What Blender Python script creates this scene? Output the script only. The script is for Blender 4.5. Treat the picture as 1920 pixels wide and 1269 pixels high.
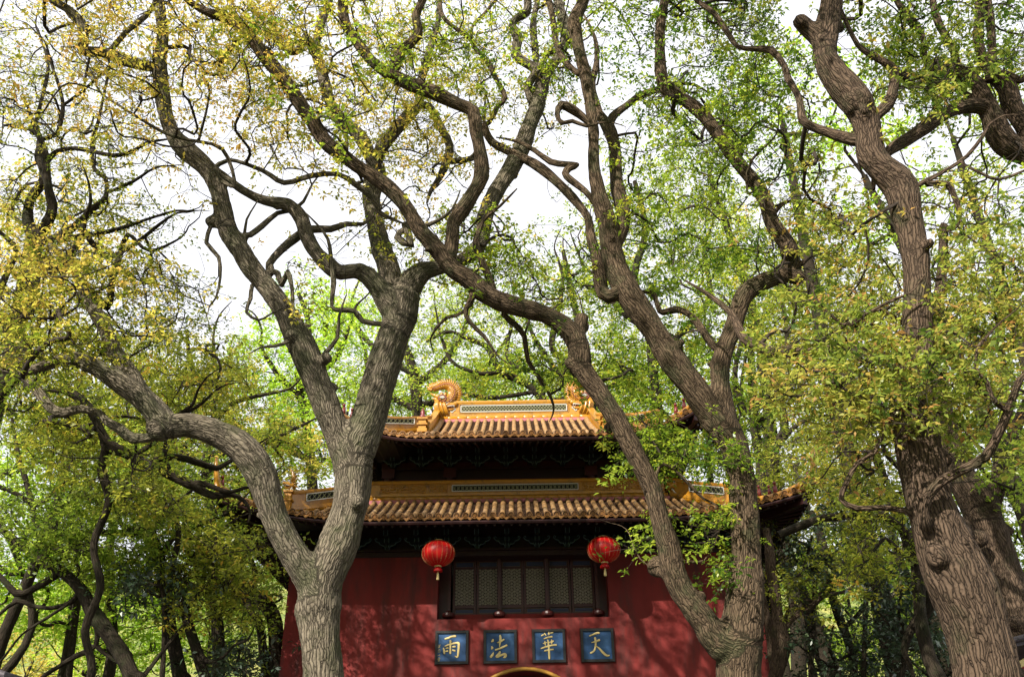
import bpy, bmesh, math, random, time
import numpy as np
from mathutils import Vector, Matrix, noise, kdtree

T0 = time.time()
for o in list(bpy.data.objects):
    bpy.data.objects.remove(o)
SC = bpy.context.scene
COL = SC.collection
rnd = random.Random(7)
rng = np.random.default_rng(7)

# ------------------------------------------------------------------ camera, sky, sun, exposure
F, PITCH, ROLL, CX, CY, EYE = 1663.0, math.radians(29), math.radians(0.9), 960.0, 634.5, 1.6
cam_d = bpy.data.cameras.new('camera')
cam = bpy.data.objects.new('camera', cam_d)
COL.objects.link(cam)
cam.location = (0, 0, EYE)
cam.rotation_euler = (Matrix.Rotation(math.pi / 2 + PITCH, 3, 'X') @ Matrix.Rotation(-ROLL, 3, 'Z')).to_euler()
cam_d.sensor_width = 36
cam_d.lens = 36 * F / 1920
cam_d.clip_start = 0.1
cam_d.clip_end = 2000
SC.camera = cam

SUN_EL, SUN_AZ = math.radians(34), math.radians(213)      # azimuth clockwise from +Y: behind the camera, to the left
world = bpy.data.worlds.new('World')
SC.world = world
world.use_nodes = True
nt = world.node_tree
nt.nodes.clear()
w_out = nt.nodes.new('ShaderNodeOutputWorld')
w_bg = nt.nodes.new('ShaderNodeBackground')
w_sky = nt.nodes.new('ShaderNodeTexSky')
w_sky.sky_type = 'NISHITA'
w_sky.sun_disc = False
w_sky.sun_elevation = SUN_EL
w_sky.sun_rotation = SUN_AZ
w_mix = nt.nodes.new('ShaderNodeMix')
w_mix.data_type = 'RGBA'
w_mix.inputs[0].default_value = 0.88                       # thin bright cloud over most of the sky
w_mix.inputs[7].default_value = (6.9, 6.9, 7.2, 1)
nt.links.new(w_sky.outputs[0], w_mix.inputs[6])
nt.links.new(w_mix.outputs[2], w_bg.inputs[0])
w_bg.inputs[1].default_value = 0.10
nt.links.new(w_bg.outputs[0], w_out.inputs[0])

sun_d = bpy.data.lights.new('sun', 'SUN')
sun_d.energy = 5.0
sun_d.angle = math.radians(0.5)
sun_d.color = (1.0, 0.93, 0.82)
sun = bpy.data.objects.new('sun', sun_d)
COL.objects.link(sun)
SUN_DIR = Vector((math.sin(SUN_AZ) * math.cos(SUN_EL), math.cos(SUN_AZ) * math.cos(SUN_EL), math.sin(SUN_EL)))
sun.rotation_euler = SUN_DIR.to_track_quat('Z', 'Y').to_euler()
SC.view_settings.view_transform = 'Standard'
SC.view_settings.look = 'None'
SC.view_settings.gamma = 1
SC.view_settings.exposure = 1.0
SC.view_settings.use_curve_mapping = False
SC.render.engine = 'CYCLES'
SC.cycles.max_bounces = 6
SC.cycles.diffuse_bounces = 3
SC.cycles.transmission_bounces = 4
SC.cycles.transparent_max_bounces = 4

# ------------------------------------------------------------------ pixel <-> place
def W(px, py, Y):
    """a point of the photograph, at world depth Y -> (Vector, metres per pixel there)"""
    u = (px - CX) / F
    v = -(py - CY) / F
    u, v = u * math.cos(ROLL) + v * math.sin(ROLL), -u * math.sin(ROLL) + v * math.cos(ROLL)
    dy = math.cos(PITCH) - v * math.sin(PITCH)
    dz = math.sin(PITCH) + v * math.cos(PITCH)
    t = Y / dy
    return Vector((u * t, Y, EYE + dz * t)), t / F

def proj(P):
    """(n,3) world -> (n,2) photograph pixels"""
    P = np.asarray(P, float)
    x, y, z = P[:, 0], P[:, 1], P[:, 2] - EYE
    d = y * math.cos(PITCH) + z * math.sin(PITCH)
    up = -y * math.sin(PITCH) + z * math.cos(PITCH)
    d = np.where(d < .1, .1, d)
    u, v = x / d, up / d
    u, v = u * math.cos(ROLL) - v * math.sin(ROLL), u * math.sin(ROLL) + v * math.cos(ROLL)
    return np.stack([CX + F * u, CY - F * v], 1)

# share of open sky (0 none .. 9 all) seen in each 120 x 115 pixel cell of the photograph
SKY = np.array([
 [6,5,5,3,3,3,2,3,4,3,4,3,3,2,2,2],
 [4,5,7,3,4,5,3,3,4,6,4,2,3,3,4,2],
 [4,4,6,6,5,3,4,5,6,5,3,4,5,4,6,4],
 [3,3,6,9,8,5,5,5,8,4,4,4,4,4,5,5],
 [2,2,3,9,6,5,2,2,3,3,2,2,1,1,3,3],
 [1,0,1,6,2,0,1,1,1,1,1,1,1,1,2,2],
 [1,0,0,0,0,0,1,1,1,1,1,2,2,1,1,1],
 [1,1,0,0,0,0,0,0,0,0,0,1,1,1,1,1],
 [2,1,1,1,0,0,0,0,0,0,0,1,2,1,1,1],
 [1,0,0,0,0,0,0,0,0,0,0,0,0,0,0,0],
 [0,0,0,0,0,0,0,0,0,0,0,0,0,0,0,0]], float) / 9.0
def sky_at(pp):
    gx = np.clip(pp[:, 0] / 120 - .5, 0, 14.999); gy = np.clip(pp[:, 1] / 115 - .5, 0, 9.999)
    ix = gx.astype(int); iy = gy.astype(int); fx = gx - ix; fy = gy - iy
    return (SKY[iy, ix] * (1 - fx) * (1 - fy) + SKY[iy, ix + 1] * fx * (1 - fy)
            + SKY[iy + 1, ix] * (1 - fx) * fy + SKY[iy + 1, ix + 1] * fx * fy)

# ------------------------------------------------------------------ object helpers
WL = {}                                                     # world location of every parent
def place(o, parent, loc):
    COL.objects.link(o)
    o.location = Vector(loc) - (WL[parent.name] if parent else Vector((0, 0, 0)))
    if parent:
        o.parent = parent
    WL[o.name] = Vector(loc)
    return o
def thing(name, label, cat, loc, group=None):
    o = bpy.data.objects.new(name, None)
    o.empty_display_size = .2
    place(o, None, loc)
    o['label'] = label; o['category'] = cat
    if group: o['group'] = group
    return o
def mesh_np(name, V, Fc, mat, smooth=False):
    """V (n,3); Fc: list of index tuples or (m,k) int array"""
    me = bpy.data.meshes.new(name)
    V = np.asarray(V, np.float32)
    if isinstance(Fc, np.ndarray):
        m, k = Fc.shape
        me.vertices.add(len(V)); me.vertices.foreach_set('co', V.ravel())
        me.loops.add(m * k); me.loops.foreach_set('vertex_index', Fc.astype(np.int32).ravel())
        me.polygons.add(m); me.polygons.foreach_set('loop_start', np.arange(0, m * k, k, dtype=np.int32))
        me.update(calc_edges=True)
    else:
        me.from_pydata([tuple(v) for v in V], [], Fc)
        me.update()
    if smooth:
        me.polygons.foreach_set('use_smooth', np.ones(len(me.polygons), bool))
    if mat: me.materials.append(mat)
    return me
class MB:
    """collects shapes in world coordinates, links them as ONE mesh object"""
    def __init__(s): s.v = []; s.f = []
    def add(s, vs, fs):
        b = len(s.v); s.v += [tuple(v) for v in vs]; s.f += [tuple(i + b for i in f) for f in fs]
    def box(s, x0, x1, y0, y1, z0, z1):
        s.add([(x0,y0,z0),(x1,y0,z0),(x1,y1,z0),(x0,y1,z0),(x0,y0,z1),(x1,y0,z1),(x1,y1,z1),(x0,y1,z1)],
              [(0,3,2,1),(4,5,6,7),(0,1,5,4),(1,2,6,5),(2,3,7,6),(3,0,4,7)])
    def bar(s, a, b, w, h, up=(0, 0, 1)):
        a = Vector(a); b = Vector(b); d = (b - a).normalized(); up = Vector(up)
        sx = d.cross(up)
        if sx.length < 1e-4: sx = d.cross(Vector((1, 0, 0)))
        sx.normalize(); sz = sx.cross(d); sx *= w / 2; sz *= h / 2
        s.add([a-sx-sz, a+sx-sz, a+sx+sz, a-sx+sz, b-sx-sz, b+sx-sz, b+sx+sz, b-sx+sz],
              [(0,3,2,1),(4,5,6,7),(0,1,5,4),(1,2,6,5),(2,3,7,6),(3,0,4,7)])
    def tube(s, pts, rad, n=8, cap=True, flat=1.0):
        pts = [Vector(p) for p in pts]
        if not hasattr(rad, '__len__'): rad = [rad] * len(pts)
        b = len(s.v); ref = None; k = len(pts)
        for i, p in enumerate(pts):
            t = (pts[min(i + 1, k - 1)] - pts[max(i - 1, 0)]).normalized()
            if ref is None:
                ref = t.orthogonal().normalized() if abs(t.z) > .9 else t.cross(Vector((0, 0, 1))).normalized()
            ref = (ref - t * ref.dot(t)).normalized(); bn = t.cross(ref)
            for j in range(n):
                a = 2 * math.pi * j / n
                s.v.append(tuple(p + (ref * math.cos(a) + bn * math.sin(a) * flat) * rad[i]))
        for i in range(k - 1):
            for j in range(n):
                a0 = b + i * n + j; a1 = b + i * n + (j + 1) % n
                s.f.append((a0, a1, a1 + n, a0 + n))
        if cap:
            s.f.append(tuple(b + j for j in range(n))[::-1]); s.f.append(tuple(b + (k - 1) * n + j for j in range(n)))
    def lathe(s, c, prof, n=16):
        """prof: (r, z) list, around z at c"""
        b = len(s.v); k = len(prof)
        for r, z in prof:
            for j in range(n):
                a = 2 * math.pi * j / n
                s.v.append((c[0] + r * math.cos(a), c[1] + r * math.sin(a), c[2] + z))
        for i in range(k - 1):
            for j in range(n):
                a0 = b + i * n + j; a1 = b + i * n + (j + 1) % n
                s.f.append((a0, a1, a1 + n, a0 + n))
        s.f.append(tuple(b + j for j in range(n))[::-1]); s.f.append(tuple(b + (k - 1) * n + j for j in range(n)))
    def ball(s, c, r, n=10, m=6, sc=(1, 1, 1)):
        prof = [(max(1e-4, r * math.sin(math.pi * i / m)), -r * math.cos(math.pi * i / m)) for i in range(m + 1)]
        b = len(s.v); s.lathe((0, 0, 0), prof, n)
        for i in range(b, len(s.v)):
            v = s.v[i]; s.v[i] = (c[0] + v[0] * sc[0], c[1] + v[1] * sc[1], c[2] + v[2] * sc[2])
    def prism(s, poly, y0, y1):
        """poly: (x,z) outline, counterclockwise seen from -y, extruded y0 (front) .. y1"""
        n = len(poly)
        s.add([(x, y0, z) for x, z in poly] + [(x, y1, z) for x, z in poly],
              [tuple(range(n)), tuple(range(n, 2 * n))[::-1]] + [(i, i + n, (i + 1) % n + n, (i + 1) % n) for i in range(n)])
    def build(s, name, mat, parent=None, smooth=False, stuff=False, loc=None, bevel=0):
        if loc is None: loc = WL[parent.name] if parent else (0, 0, 0)
        L = Vector(loc)
        me = bpy.data.meshes.new(name)
        me.from_pydata([(v[0] - L.x, v[1] - L.y, v[2] - L.z) for v in s.v], [], s.f)
        if bevel:
            bm = bmesh.new(); bm.from_mesh(me)
            bmesh.ops.bevel(bm, geom=bm.edges[:], offset=bevel, segments=1, affect='EDGES', clamp_overlap=True)
            bm.to_mesh(me); bm.free()
        me.update()
        if smooth: me.polygons.foreach_set('use_smooth', [True] * len(me.polygons))
        me.materials.append(mat)
        o = bpy.data.objects.new(name, me)
        place(o, parent, L)
        if stuff: o['kind'] = 'stuff'
        return o
def inst(name, me, parent, mat4):
    """an object that shares mesh me, placed by a world matrix"""
    o = bpy.data.objects.new(name, me); COL.objects.link(o); o.parent = parent
    o.matrix_local = Matrix.Translation(-WL[parent.name]) @ mat4
    WL[o.name] = mat4.translation.copy()
    return o

# ------------------------------------------------------------------ materials
def new_mat(name):
    m = bpy.data.materials.new(name); m.use_nodes = True; n = m.node_tree; n.nodes.clear()
    out = n.nodes.new('ShaderNodeOutputMaterial')
    return m, n, out
def nd(n, typ, **kw):
    x = n.nodes.new(typ)
    for k, v in kw.items():
        if k.startswith('i_'): x.inputs[k[2:].replace('_', ' ')].default_value = v
        else: setattr(x, k, v)
    return x
def dim(c, k=.74): return tuple(q * k for q in c)
def ramp(n, stops):
    r = n.nodes.new('ShaderNodeValToRGB'); e = r.color_ramp.elements
    while len(e) > 1: e.remove(e[-1])
    e[0].position = stops[0][0]; e[0].color = (*stops[0][1], 1)
    for p, c in stops[1:]:
        q = e.new(p); q.color = (*c, 1)
    return r
def surf(name, stops, scale=3, detail=6, rough=.7, bump=.3, bump_scale=None, coat=0, spec=.4, dist=.02, stretch=(1, 1, 1), dirt=None, objvar=0):
    m, n, out = new_mat(name)
    b = nd(n, 'ShaderNodeBsdfPrincipled'); b.inputs['Roughness'].default_value = rough
    b.inputs['Specular IOR Level'].default_value = spec
    if coat: b.inputs['Coat Weight'].default_value = coat; b.inputs['Coat Roughness'].default_value = .15
    tc = nd(n, 'ShaderNodeTexCoord')
    geo = nd(n, 'ShaderNodeNewGeometry')
    mp = nd(n, 'ShaderNodeMapping'); mp.inputs['Scale'].default_value = stretch
    n.links.new(geo.outputs['Position'], mp.inputs[0])
    tx = nd(n, 'ShaderNodeTexNoise'); tx.inputs['Scale'].default_value = scale; tx.inputs['Detail'].default_value = detail
    tx.inputs['Roughness'].default_value = .65
    n.links.new(mp.outputs[0], tx.inputs['Vector'])
    stops = [(a_, dim(c_)) for a_, c_ in stops]; dirt = dirt and (dim(dirt[0]),) + tuple(dirt[1:])
    r = ramp(n, stops)
    n.links.new(tx.outputs[0], r.inputs[0])
    colr = r.outputs[0]
    if objvar:
        oi = nd(n, 'ShaderNodeObjectInfo')
        hv = nd(n, 'ShaderNodeHueSaturation')
        mr = nd(n, 'ShaderNodeMapRange'); mr.inputs[3].default_value = 1 - objvar; mr.inputs[4].default_value = 1 + objvar
        n.links.new(oi.outputs['Random'], mr.inputs[0]); n.links.new(mr.outputs[0], hv.inputs['Value'])
        n.links.new(colr, hv.inputs['Color']); colr = hv.outputs[0]
    if dirt:
        t3 = nd(n, 'ShaderNodeTexNoise'); t3.inputs['Scale'].default_value = dirt[1]; t3.inputs['Detail'].default_value = 8
        t3.inputs['Roughness'].default_value = .7
        n.links.new(mp.outputs[0], t3.inputs['Vector'])
        r3 = ramp(n, [(dirt[2], (0, 0, 0)), (dirt[3], (1, 1, 1))]); n.links.new(t3.outputs[0], r3.inputs[0])
        mx = nd(n, 'ShaderNodeMix', data_type='RGBA'); mx.inputs[7].default_value = (*dirt[0], 1)
        n.links.new(r3.outputs[0], mx.inputs[0]); n.links.new(colr, mx.inputs[6]); colr = mx.outputs[2]
    n.links.new(colr, b.inputs['Base Color'])
    if bump:
        t2 = nd(n, 'ShaderNodeTexNoise'); t2.inputs['Scale'].default_value = bump_scale or scale * 6; t2.inputs['Detail'].default_value = 6
        n.links.new(mp.outputs[0], t2.inputs['Vector'])
        bp = nd(n, 'ShaderNodeBump'); bp.inputs['Strength'].default_value = bump; bp.inputs['Distance'].default_value = dist
        n.links.new(t2.outputs[0], bp.inputs['Height']); n.links.new(bp.outputs[0], b.inputs['Normal'])
    n.links.new(b.outputs[0], out.inputs[0])
    return m
def bark(name, dark, light, moss, moss_amt=.5, scale=1.0, bump=1.0):
    dark, light, moss = dim(dark, .5), dim(light, .55), dim(moss, .5)
    m, n, out = new_mat(name)
    b = nd(n, 'ShaderNodeBsdfPrincipled'); b.inputs['Roughness'].default_value = .92; b.inputs['Specular IOR Level'].default_value = .15
    at = nd(n, 'ShaderNodeAttribute'); at.attribute_name = 'bark_co'
    mp = nd(n, 'ShaderNodeMapping'); mp.inputs['Scale'].default_value = (1, 1, .12)
    n.links.new(at.outputs['Vector'], mp.inputs[0])
    wv = nd(n, 'ShaderNodeTexNoise'); wv.inputs['Scale'].default_value = 5 * scale; wv.inputs['Detail'].default_value = 3
    n.links.new(at.outputs['Vector'], wv.inputs['Vector'])
    ad = nd(n, 'ShaderNodeVectorMath', operation='MULTIPLY_ADD'); ad.inputs[1].default_value = (.085, .085, .03)
    n.links.new(wv.outputs['Color'], ad.inputs[0]); n.links.new(mp.outputs[0], ad.inputs[2])
    vo = nd(n, 'ShaderNodeTexVoronoi', feature='DISTANCE_TO_EDGE'); vo.inputs['Scale'].default_value = 30 * scale
    n.links.new(ad.outputs[0], vo.inputs['Vector'])
    no = nd(n, 'ShaderNodeTexNoise'); no.inputs['Scale'].default_value = 55 * scale; no.inputs['Detail'].default_value = 5
    n.links.new(ad.outputs[0], no.inputs['Vector'])
    cr = ramp(n, [(0.0, (0, 0, 0)), (.10, (.5, .5, .5)), (.32, (.85, .85, .85)), (.6, (1, 1, 1))]); n.links.new(vo.outputs['Distance'], cr.inputs[0])
    mul = nd(n, 'ShaderNodeMath', operation='MULTIPLY_ADD'); mul.inputs[1].default_value = .9
    n.links.new(no.outputs[0], mul.inputs[0]); n.links.new(cr.outputs[0], mul.inputs[2])     # height 0..1.6
    big = nd(n, 'ShaderNodeTexNoise'); big.inputs['Scale'].default_value = 2.2 * scale; big.inputs['Detail'].default_value = 6; big.inputs['Roughness'].default_value = .7
    n.links.new(at.outputs['Vector'], big.inputs['Vector'])
    h2 = nd(n, 'ShaderNodeMath', operation='MULTIPLY'); h2.inputs[1].default_value = .5; n.links.new(mul.outputs[0], h2.inputs[0])
    r = ramp(n, [(.12, dark), (.45, tuple((a + c) / 2 for a, c in zip(dark, light))), (.85, light)])
    n.links.new(h2.outputs[0], r.inputs[0])
    mr = ramp(n, [(.62 - moss_amt * .25, (0, 0, 0)), (.75 - moss_amt * .2, (1, 1, 1))]); n.links.new(big.outputs[0], mr.inputs[0])
    mm = nd(n, 'ShaderNodeMath', operation='MULTIPLY'); mm.inputs[1].default_value = .65; n.links.new(mr.outputs[0], mm.inputs[0])
    mx = nd(n, 'ShaderNodeMix', data_type='RGBA'); mx.inputs[7].default_value = (*moss, 1)
    n.links.new(mm.outputs[0], mx.inputs[0]); n.links.new(r.outputs[0], mx.inputs[6])
    n.links.new(mx.outputs[2], b.inputs['Base Color'])
    bp = nd(n, 'ShaderNodeBump'); bp.inputs['Strength'].default_value = bump; bp.inputs['Distance'].default_value = .022 / scale
    n.links.new(mul.outputs[0], bp.inputs['Height']); n.links.new(bp.outputs[0], b.inputs['Normal'])
    n.links.new(b.outputs[0], out.inputs[0])
    return m
def leaf_mat(name, stops, trans=.45, gloss=.025):
    trans = min(.62, trans + .07)
    m, n, out = new_mat(name)
    at = nd(n, 'ShaderNodeAttribute'); at.attribute_name = 'tone'
    stops = [(a_, tuple(q * 1.02 * .96 + .04 * (c_[0] * .35 + c_[1] * .6) for q in c_)) for a_, c_ in stops]
    r = ramp(n, stops); n.links.new(at.outputs['Fac'], r.inputs[0])
    di = nd(n, 'ShaderNodeBsdfDiffuse'); tr = nd(n, 'ShaderNodeBsdfTranslucent'); gl = nd(n, 'ShaderNodeBsdfGlossy')
    gl.inputs['Roughness'].default_value = .38; gl.inputs['Color'].default_value = (.8, .85, .8, 1)
    n.links.new(r.outputs[0], di.inputs[0])
    hs = nd(n, 'ShaderNodeHueSaturation'); hs.inputs['Saturation'].default_value = 1.02; hs.inputs['Value'].default_value = 1.45
    n.links.new(r.outputs[0], hs.inputs['Color']); n.links.new(hs.outputs[0], tr.inputs[0])
    m1 = nd(n, 'ShaderNodeMixShader'); m1.inputs[0].default_value = trans
    m2 = nd(n, 'ShaderNodeMixShader'); m2.inputs[0].default_value = gloss
    n.links.new(di.outputs[0], m1.inputs[1]); n.links.new(tr.outputs[0], m1.inputs[2])
    n.links.new(m1.outputs[0], m2.inputs[1]); n.links.new(gl.outputs[0], m2.inputs[2]); n.links.new(m2.outputs[0], out.inputs[0])
    return m

M = {}
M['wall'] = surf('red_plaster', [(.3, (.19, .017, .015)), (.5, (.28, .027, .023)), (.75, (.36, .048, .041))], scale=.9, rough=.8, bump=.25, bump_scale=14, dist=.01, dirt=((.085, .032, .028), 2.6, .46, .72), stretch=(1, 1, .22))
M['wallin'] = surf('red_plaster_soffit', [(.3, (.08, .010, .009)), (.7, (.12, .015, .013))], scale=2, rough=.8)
M['pink'] = surf('faded_pink_mortar', [(.3, (.42, .13, .15)), (.7, (.55, .2, .21))], scale=8, rough=.9)
M['glaze'] = surf('orange_glazed_tile', [(.25, (.34, .14, .008)), (.5, (.54, .245, .015)), (.8, (.66, .37, .035))], scale=5, rough=.32, bump=.25, bump_scale=25, coat=.2, spec=.5, dist=.006, dirt=((.12, .045, .012), 5, .5, .72))
M['tile'] = surf('ochre_roof_tile', [(.25, (.25, .12, .036)), (.5, (.40, .22, .075)), (.8, (.52, .36, .18))], scale=7, rough=.6, bump=.4, bump_scale=40, dist=.008, dirt=((.10, .07, .045), 9, .46, .66), objvar=.32)
M['disc'] = surf('yellow_tile_end', [(.25, (.28, .11, .022)), (.6, (.43, .2, .05)), (.8, (.52, .32, .12))], scale=14, rough=.45, bump=.9, bump_scale=60, dist=.01, dirt=((.16, .08, .04), 12, .54, .7), objvar=.25)
M['pan'] = surf('dusty_pan_tile', [(.3, (.035, .018, .011)), (.5, (.09, .045, .025)), (.7, (.20, .12, .065))], scale=14, rough=.9, bump=.8, bump_scale=60)
M['maroon'] = surf('maroon_timber', [(.3, (.022, .005, .0045)), (.7, (.038, .008, .0065))], scale=3, rough=.5, bump=.15)
M['frame'] = surf('dark_red_joinery', [(.3, (.05, .008, .007)), (.7, (.075, .012, .010))], scale=4, rough=.4, bump=.1)
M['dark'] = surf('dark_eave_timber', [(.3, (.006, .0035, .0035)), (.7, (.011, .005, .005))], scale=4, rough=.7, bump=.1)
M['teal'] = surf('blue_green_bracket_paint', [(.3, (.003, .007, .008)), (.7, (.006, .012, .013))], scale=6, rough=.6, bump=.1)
M['tealedge'] = surf('pale_bracket_outline', [(.3, (.10, .17, .17)), (.7, (.15, .23, .23))], scale=6, rough=.6, bump=0)
M['white'] = surf('white_painted_rim', [(.3, (.55, .53, .47)), (.7, (.72, .7, .64))], scale=20, rough=.6, bump=.1)
M['navy'] = surf('navy_panel', [(.3, (.02, .025, .07)), (.7, (.03, .035, .10))], scale=9, rough=.5, bump=0)
M['line'] = surf('dull_gold_line', [(.3, (.16, .09, .04)), (.7, (.25, .15, .07))], scale=9, rough=.5, bump=0)
M['lattice'] = surf('carved_lattice', [(.3, (.24, .20, .14)), (.7, (.42, .37, .28))], scale=30, rough=.5, bump=.2)
M['greenlat'] = surf('green_glazed_lattice', [(.3, (.06, .09, .04)), (.7, (.30, .27, .12))], scale=30, rough=.35, bump=.2)
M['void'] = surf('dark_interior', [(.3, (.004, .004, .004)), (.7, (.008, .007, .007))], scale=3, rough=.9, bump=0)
M['blue'] = surf('weathered_blue_plaque', [(.25, (.011, .055, .16)), (.5, (.018, .08, .22)), (.8, (.045, .14, .32))], scale=2.2, rough=.5, bump=.2, bump_scale=30, dist=.004, dirt=((.06, .16, .30), 3.2, .55, .85))
M['black'] = surf('black_plaque_frame', [(.3, (.012, .012, .014)), (.7, (.025, .024, .026))], scale=9, rough=.4, bump=.1)
M['gold'] = surf('gold_paint', [(.3, (.75, .56, .20)), (.7, (.9, .74, .36))], scale=12, rough=.4, bump=.1)
M['goldedge'] = surf('gold_side', [(.3, (.25, .09, .02)), (.7, (.35, .14, .03))], scale=12, rough=.5, bump=.1)
M['trimgold'] = surf('arch_gold_trim', [(.3, (.45, .22, .03)), (.7, (.6, .32, .06))], scale=5, rough=.4, bump=.1)
M['fur'] = surf('maroon_dragon_paint', [(.3, (.16, .02, .02)), (.7, (.24, .035, .03))], scale=12, rough=.4, bump=.1)

def silk():
    m, n, out = new_mat('red_lantern_silk')
    b = nd(n, 'ShaderNodeBsdfPrincipled'); b.inputs['Base Color'].default_value = (.5, .005, .005, 1)
    b.inputs['Roughness'].default_value = .42; b.inputs['Sheen Weight'].default_value = .12; b.inputs['Sheen Tint'].default_value = (1, .2, .15, 1)
    b.inputs['Specular IOR Level'].default_value = .5
    tr = nd(n, 'ShaderNodeBsdfTranslucent'); tr.inputs[0].default_value = (.85, .02, .015, 1)
    mx = nd(n, 'ShaderNodeMixShader'); mx.inputs[0].default_value = .3
    n.links.new(b.outputs[0], mx.inputs[1]); n.links.new(tr.outputs[0], mx.inputs[2]); n.links.new(mx.outputs[0], out.inputs[0])
    return m
M['silk'] = silk()
M['bark_a'] = bark('camphor_bark_pale', (.035, .026, .017), (.44, .37, .27), (.10, .115, .05), .6)
M['bark_b'] = bark('camphor_bark_brown', (.025, .016, .010), (.29, .205, .13), (.075, .095, .04), .5)
M['bark_c'] = bark('camphor_bark_grey_brown', (.025, .016, .011), (.26, .18, .122), (.08, .085, .04), .4)
M['bark_d'] = bark('dark_forest_bark', (.015, .011, .007), (.085, .066, .045), (.04, .055, .02), .45, bump=.6)
M['twig'] = surf('dark_twig_bark', [(.3, (.018, .012, .008)), (.7, (.06, .042, .028))], scale=9, rough=.9, bump=0)
G1, G2, G3 = (.055, .105, .012), (.17, .25, .02), (.34, .36, .03)
M['leaf_yellow'] = leaf_mat('golden_spring_leaf', [(0, (.11, .16, .012)), (.3, (.34, .35, .035)), (.6, (.58, .47, .075)), (1, (.64, .38, .09))], .55)
M['leaf_mix'] = leaf_mat('green_gold_leaf', [(0, (.06, .13, .012)), (.4, (.26, .36, .025)), (.75, (.48, .47, .04)), (1, (.58, .36, .04))], .55)
M['leaf_green'] = leaf_mat('fresh_green_leaf', [(0, (.06, .12, .012)), (.5, (.28, .38, .035)), (1, (.50, .54, .07))], .55)
M['leaf_lime'] = leaf_mat('lime_green_leaf', [(0, (.13, .26, .015)), (.5, (.34, .52, .03)), (1, (.56, .64, .06))], .55)
M['leaf_olive'] = leaf_mat('olive_leaf', [(0, (.06, .10, .012)), (.5, (.26, .30, .026)), (.85, (.46, .42, .04)), (1, (.52, .30, .04))], .5)
M['leaf_bronze'] = leaf_mat('bronze_tipped_leaf', [(0, (.05, .11, .016)), (.45, (.24, .30, .04)), (.7, (.40, .38, .06)), (1, (.46, .24, .075))], .5)
M['leaf_dark'] = leaf_mat('dark_evergreen_leaf', [(0, (.012, .03, .012)), (.6, (.035, .07, .03)), (1, (.09, .13, .05))], .2, .12)
# ------------------------------------------------------------------ ground and hill
def sheet(name, fz, x0, x1, y0, y1, nx, ny, mat):
    mb = MB()
    xs = np.linspace(x0, x1, nx); ys = np.linspace(y0, y1, ny)
    mb.v = [(x, y, fz(x, y)) for y in ys for x in xs]
    mb.f = [(j * nx + i, j * nx + i + 1, (j + 1) * nx + i + 1, (j + 1) * nx + i) for j in range(ny - 1) for i in range(nx - 1)]
    o = mb.build(name, mat, None, smooth=True); o['kind'] = 'structure'
    return o
M['ground'] = surf('leaf_littered_earth', [(.3, (.03, .024, .015)), (.6, (.06, .048, .03))], scale=1.5, rough=.95, bump=.4)
M['pave'] = surf('grey_stone_paving', [(.3, (.06, .055, .048)), (.7, (.11, .105, .09))], scale=2, rough=.85, bump=.2)
M['hill'] = surf('far_wooded_hillside', [(.3, (.08, .14, .03)), (.45, (.22, .28, .06)), (.6, (.36, .34, .09)), (.75, (.15, .22, .05))], scale=.13, detail=12, rough=1, bump=1, bump_scale=.5, dist=3)
sheet('ground', lambda x, y: 0, -900, 900, -400, 1300, 60, 60, M['ground'])
pv = MB(); pv.box(-7, 7.3, -8, 21.9, -.2, .004); o = pv.build('forecourt_paving', M['pave']); o['kind'] = 'structure'
def hz(x, y):
    d = max(0, y - 120)
    return -3 + min(d * .42, 75 + d * .1) * (1.0 + .12 * math.sin(x * .013 + 1.3) + .08 * noise.noise(Vector((x * .02, y * .02, 0)))) + 2.2 * noise.noise(Vector((x * .12, y * .12, 3)))
sheet('hill', hz, -420, 420, 110, 420, 110, 60, M['hill'])

# ------------------------------------------------------------------ the gate building
XC = 0.17
GY = 25.0
gate = thing('gate_building', 'red walled temple gate with two tiers of orange tiled roofs', 'temple', (XC, GY, 0))
def X(x): return x + XC
WALL_H = 7.60
# walls, with a window recess and an arched doorway through the front
w = MB()
HW = 5.77; wy0, wy1 = 22.0, 28.0; th = .95
for s in (-1, 1):
    x0, x1 = sorted((s * 2.09, s * HW)); w.box(X(x0), X(x1), wy0, wy0 + th, 5.2, WALL_H)
    x0, x1 = sorted((s * 1.60, s * HW)); w.box(X(x0), X(x1), wy0, wy0 + th, 0, 5.2)
    x0, x1 = sorted((s * (HW - th), s * HW)); w.box(X(x0), X(x1), wy0 + th, wy1, 0, WALL_H)
w.box(X(-HW + th), X(HW - th), wy1 - .5, wy1, 0, WALL_H)
w.box(X(-2.09), X(2.09), wy0, wy0 + th, 5.2, 6.08)
AR, AZ = 1.55, 3.32
N = 24
for i in range(N):
    a0 = math.pi * i / N; a1 = math.pi * (i + 1) / N
    xa, xb = -AR * math.cos(a0), -AR * math.cos(a1); za, zb = AZ + AR * math.sin(a0), AZ + AR * math.sin(a1)
    w.prism([(X(xa), za), (X(xb), zb), (X(xb), 5.2), (X(xa), 5.2)], wy0, wy0 + th)
for s in (-1, 1):
    x0, x1 = sorted((s * AR, s * 1.60)); w.box(X(x0), X(x1), wy0, wy0 + th, 0, 5.2)
w.build('wall', M['wall'], gate)
a = MB()
pts = [(X(-1.60 * math.cos(t)), 21.985, AZ + 1.60 * math.sin(t)) for t in np.linspace(0, math.pi, 41)]
pts = [(X(-1.60), 21.985, 0)] + pts + [(X(1.60), 21.985, 0)]
a.tube(pts, .045, 8); a.build('arch_trim', M['trimgold'], gate, smooth=True)
d = MB()
for s in (-1, 1):
    d.box(X(min(0, s * 1.54) + .005), X(max(0, s * 1.54) - .005), 22.75, 22.85, 0, 5.15)
d.build('door', M['frame'], gate)
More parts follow.
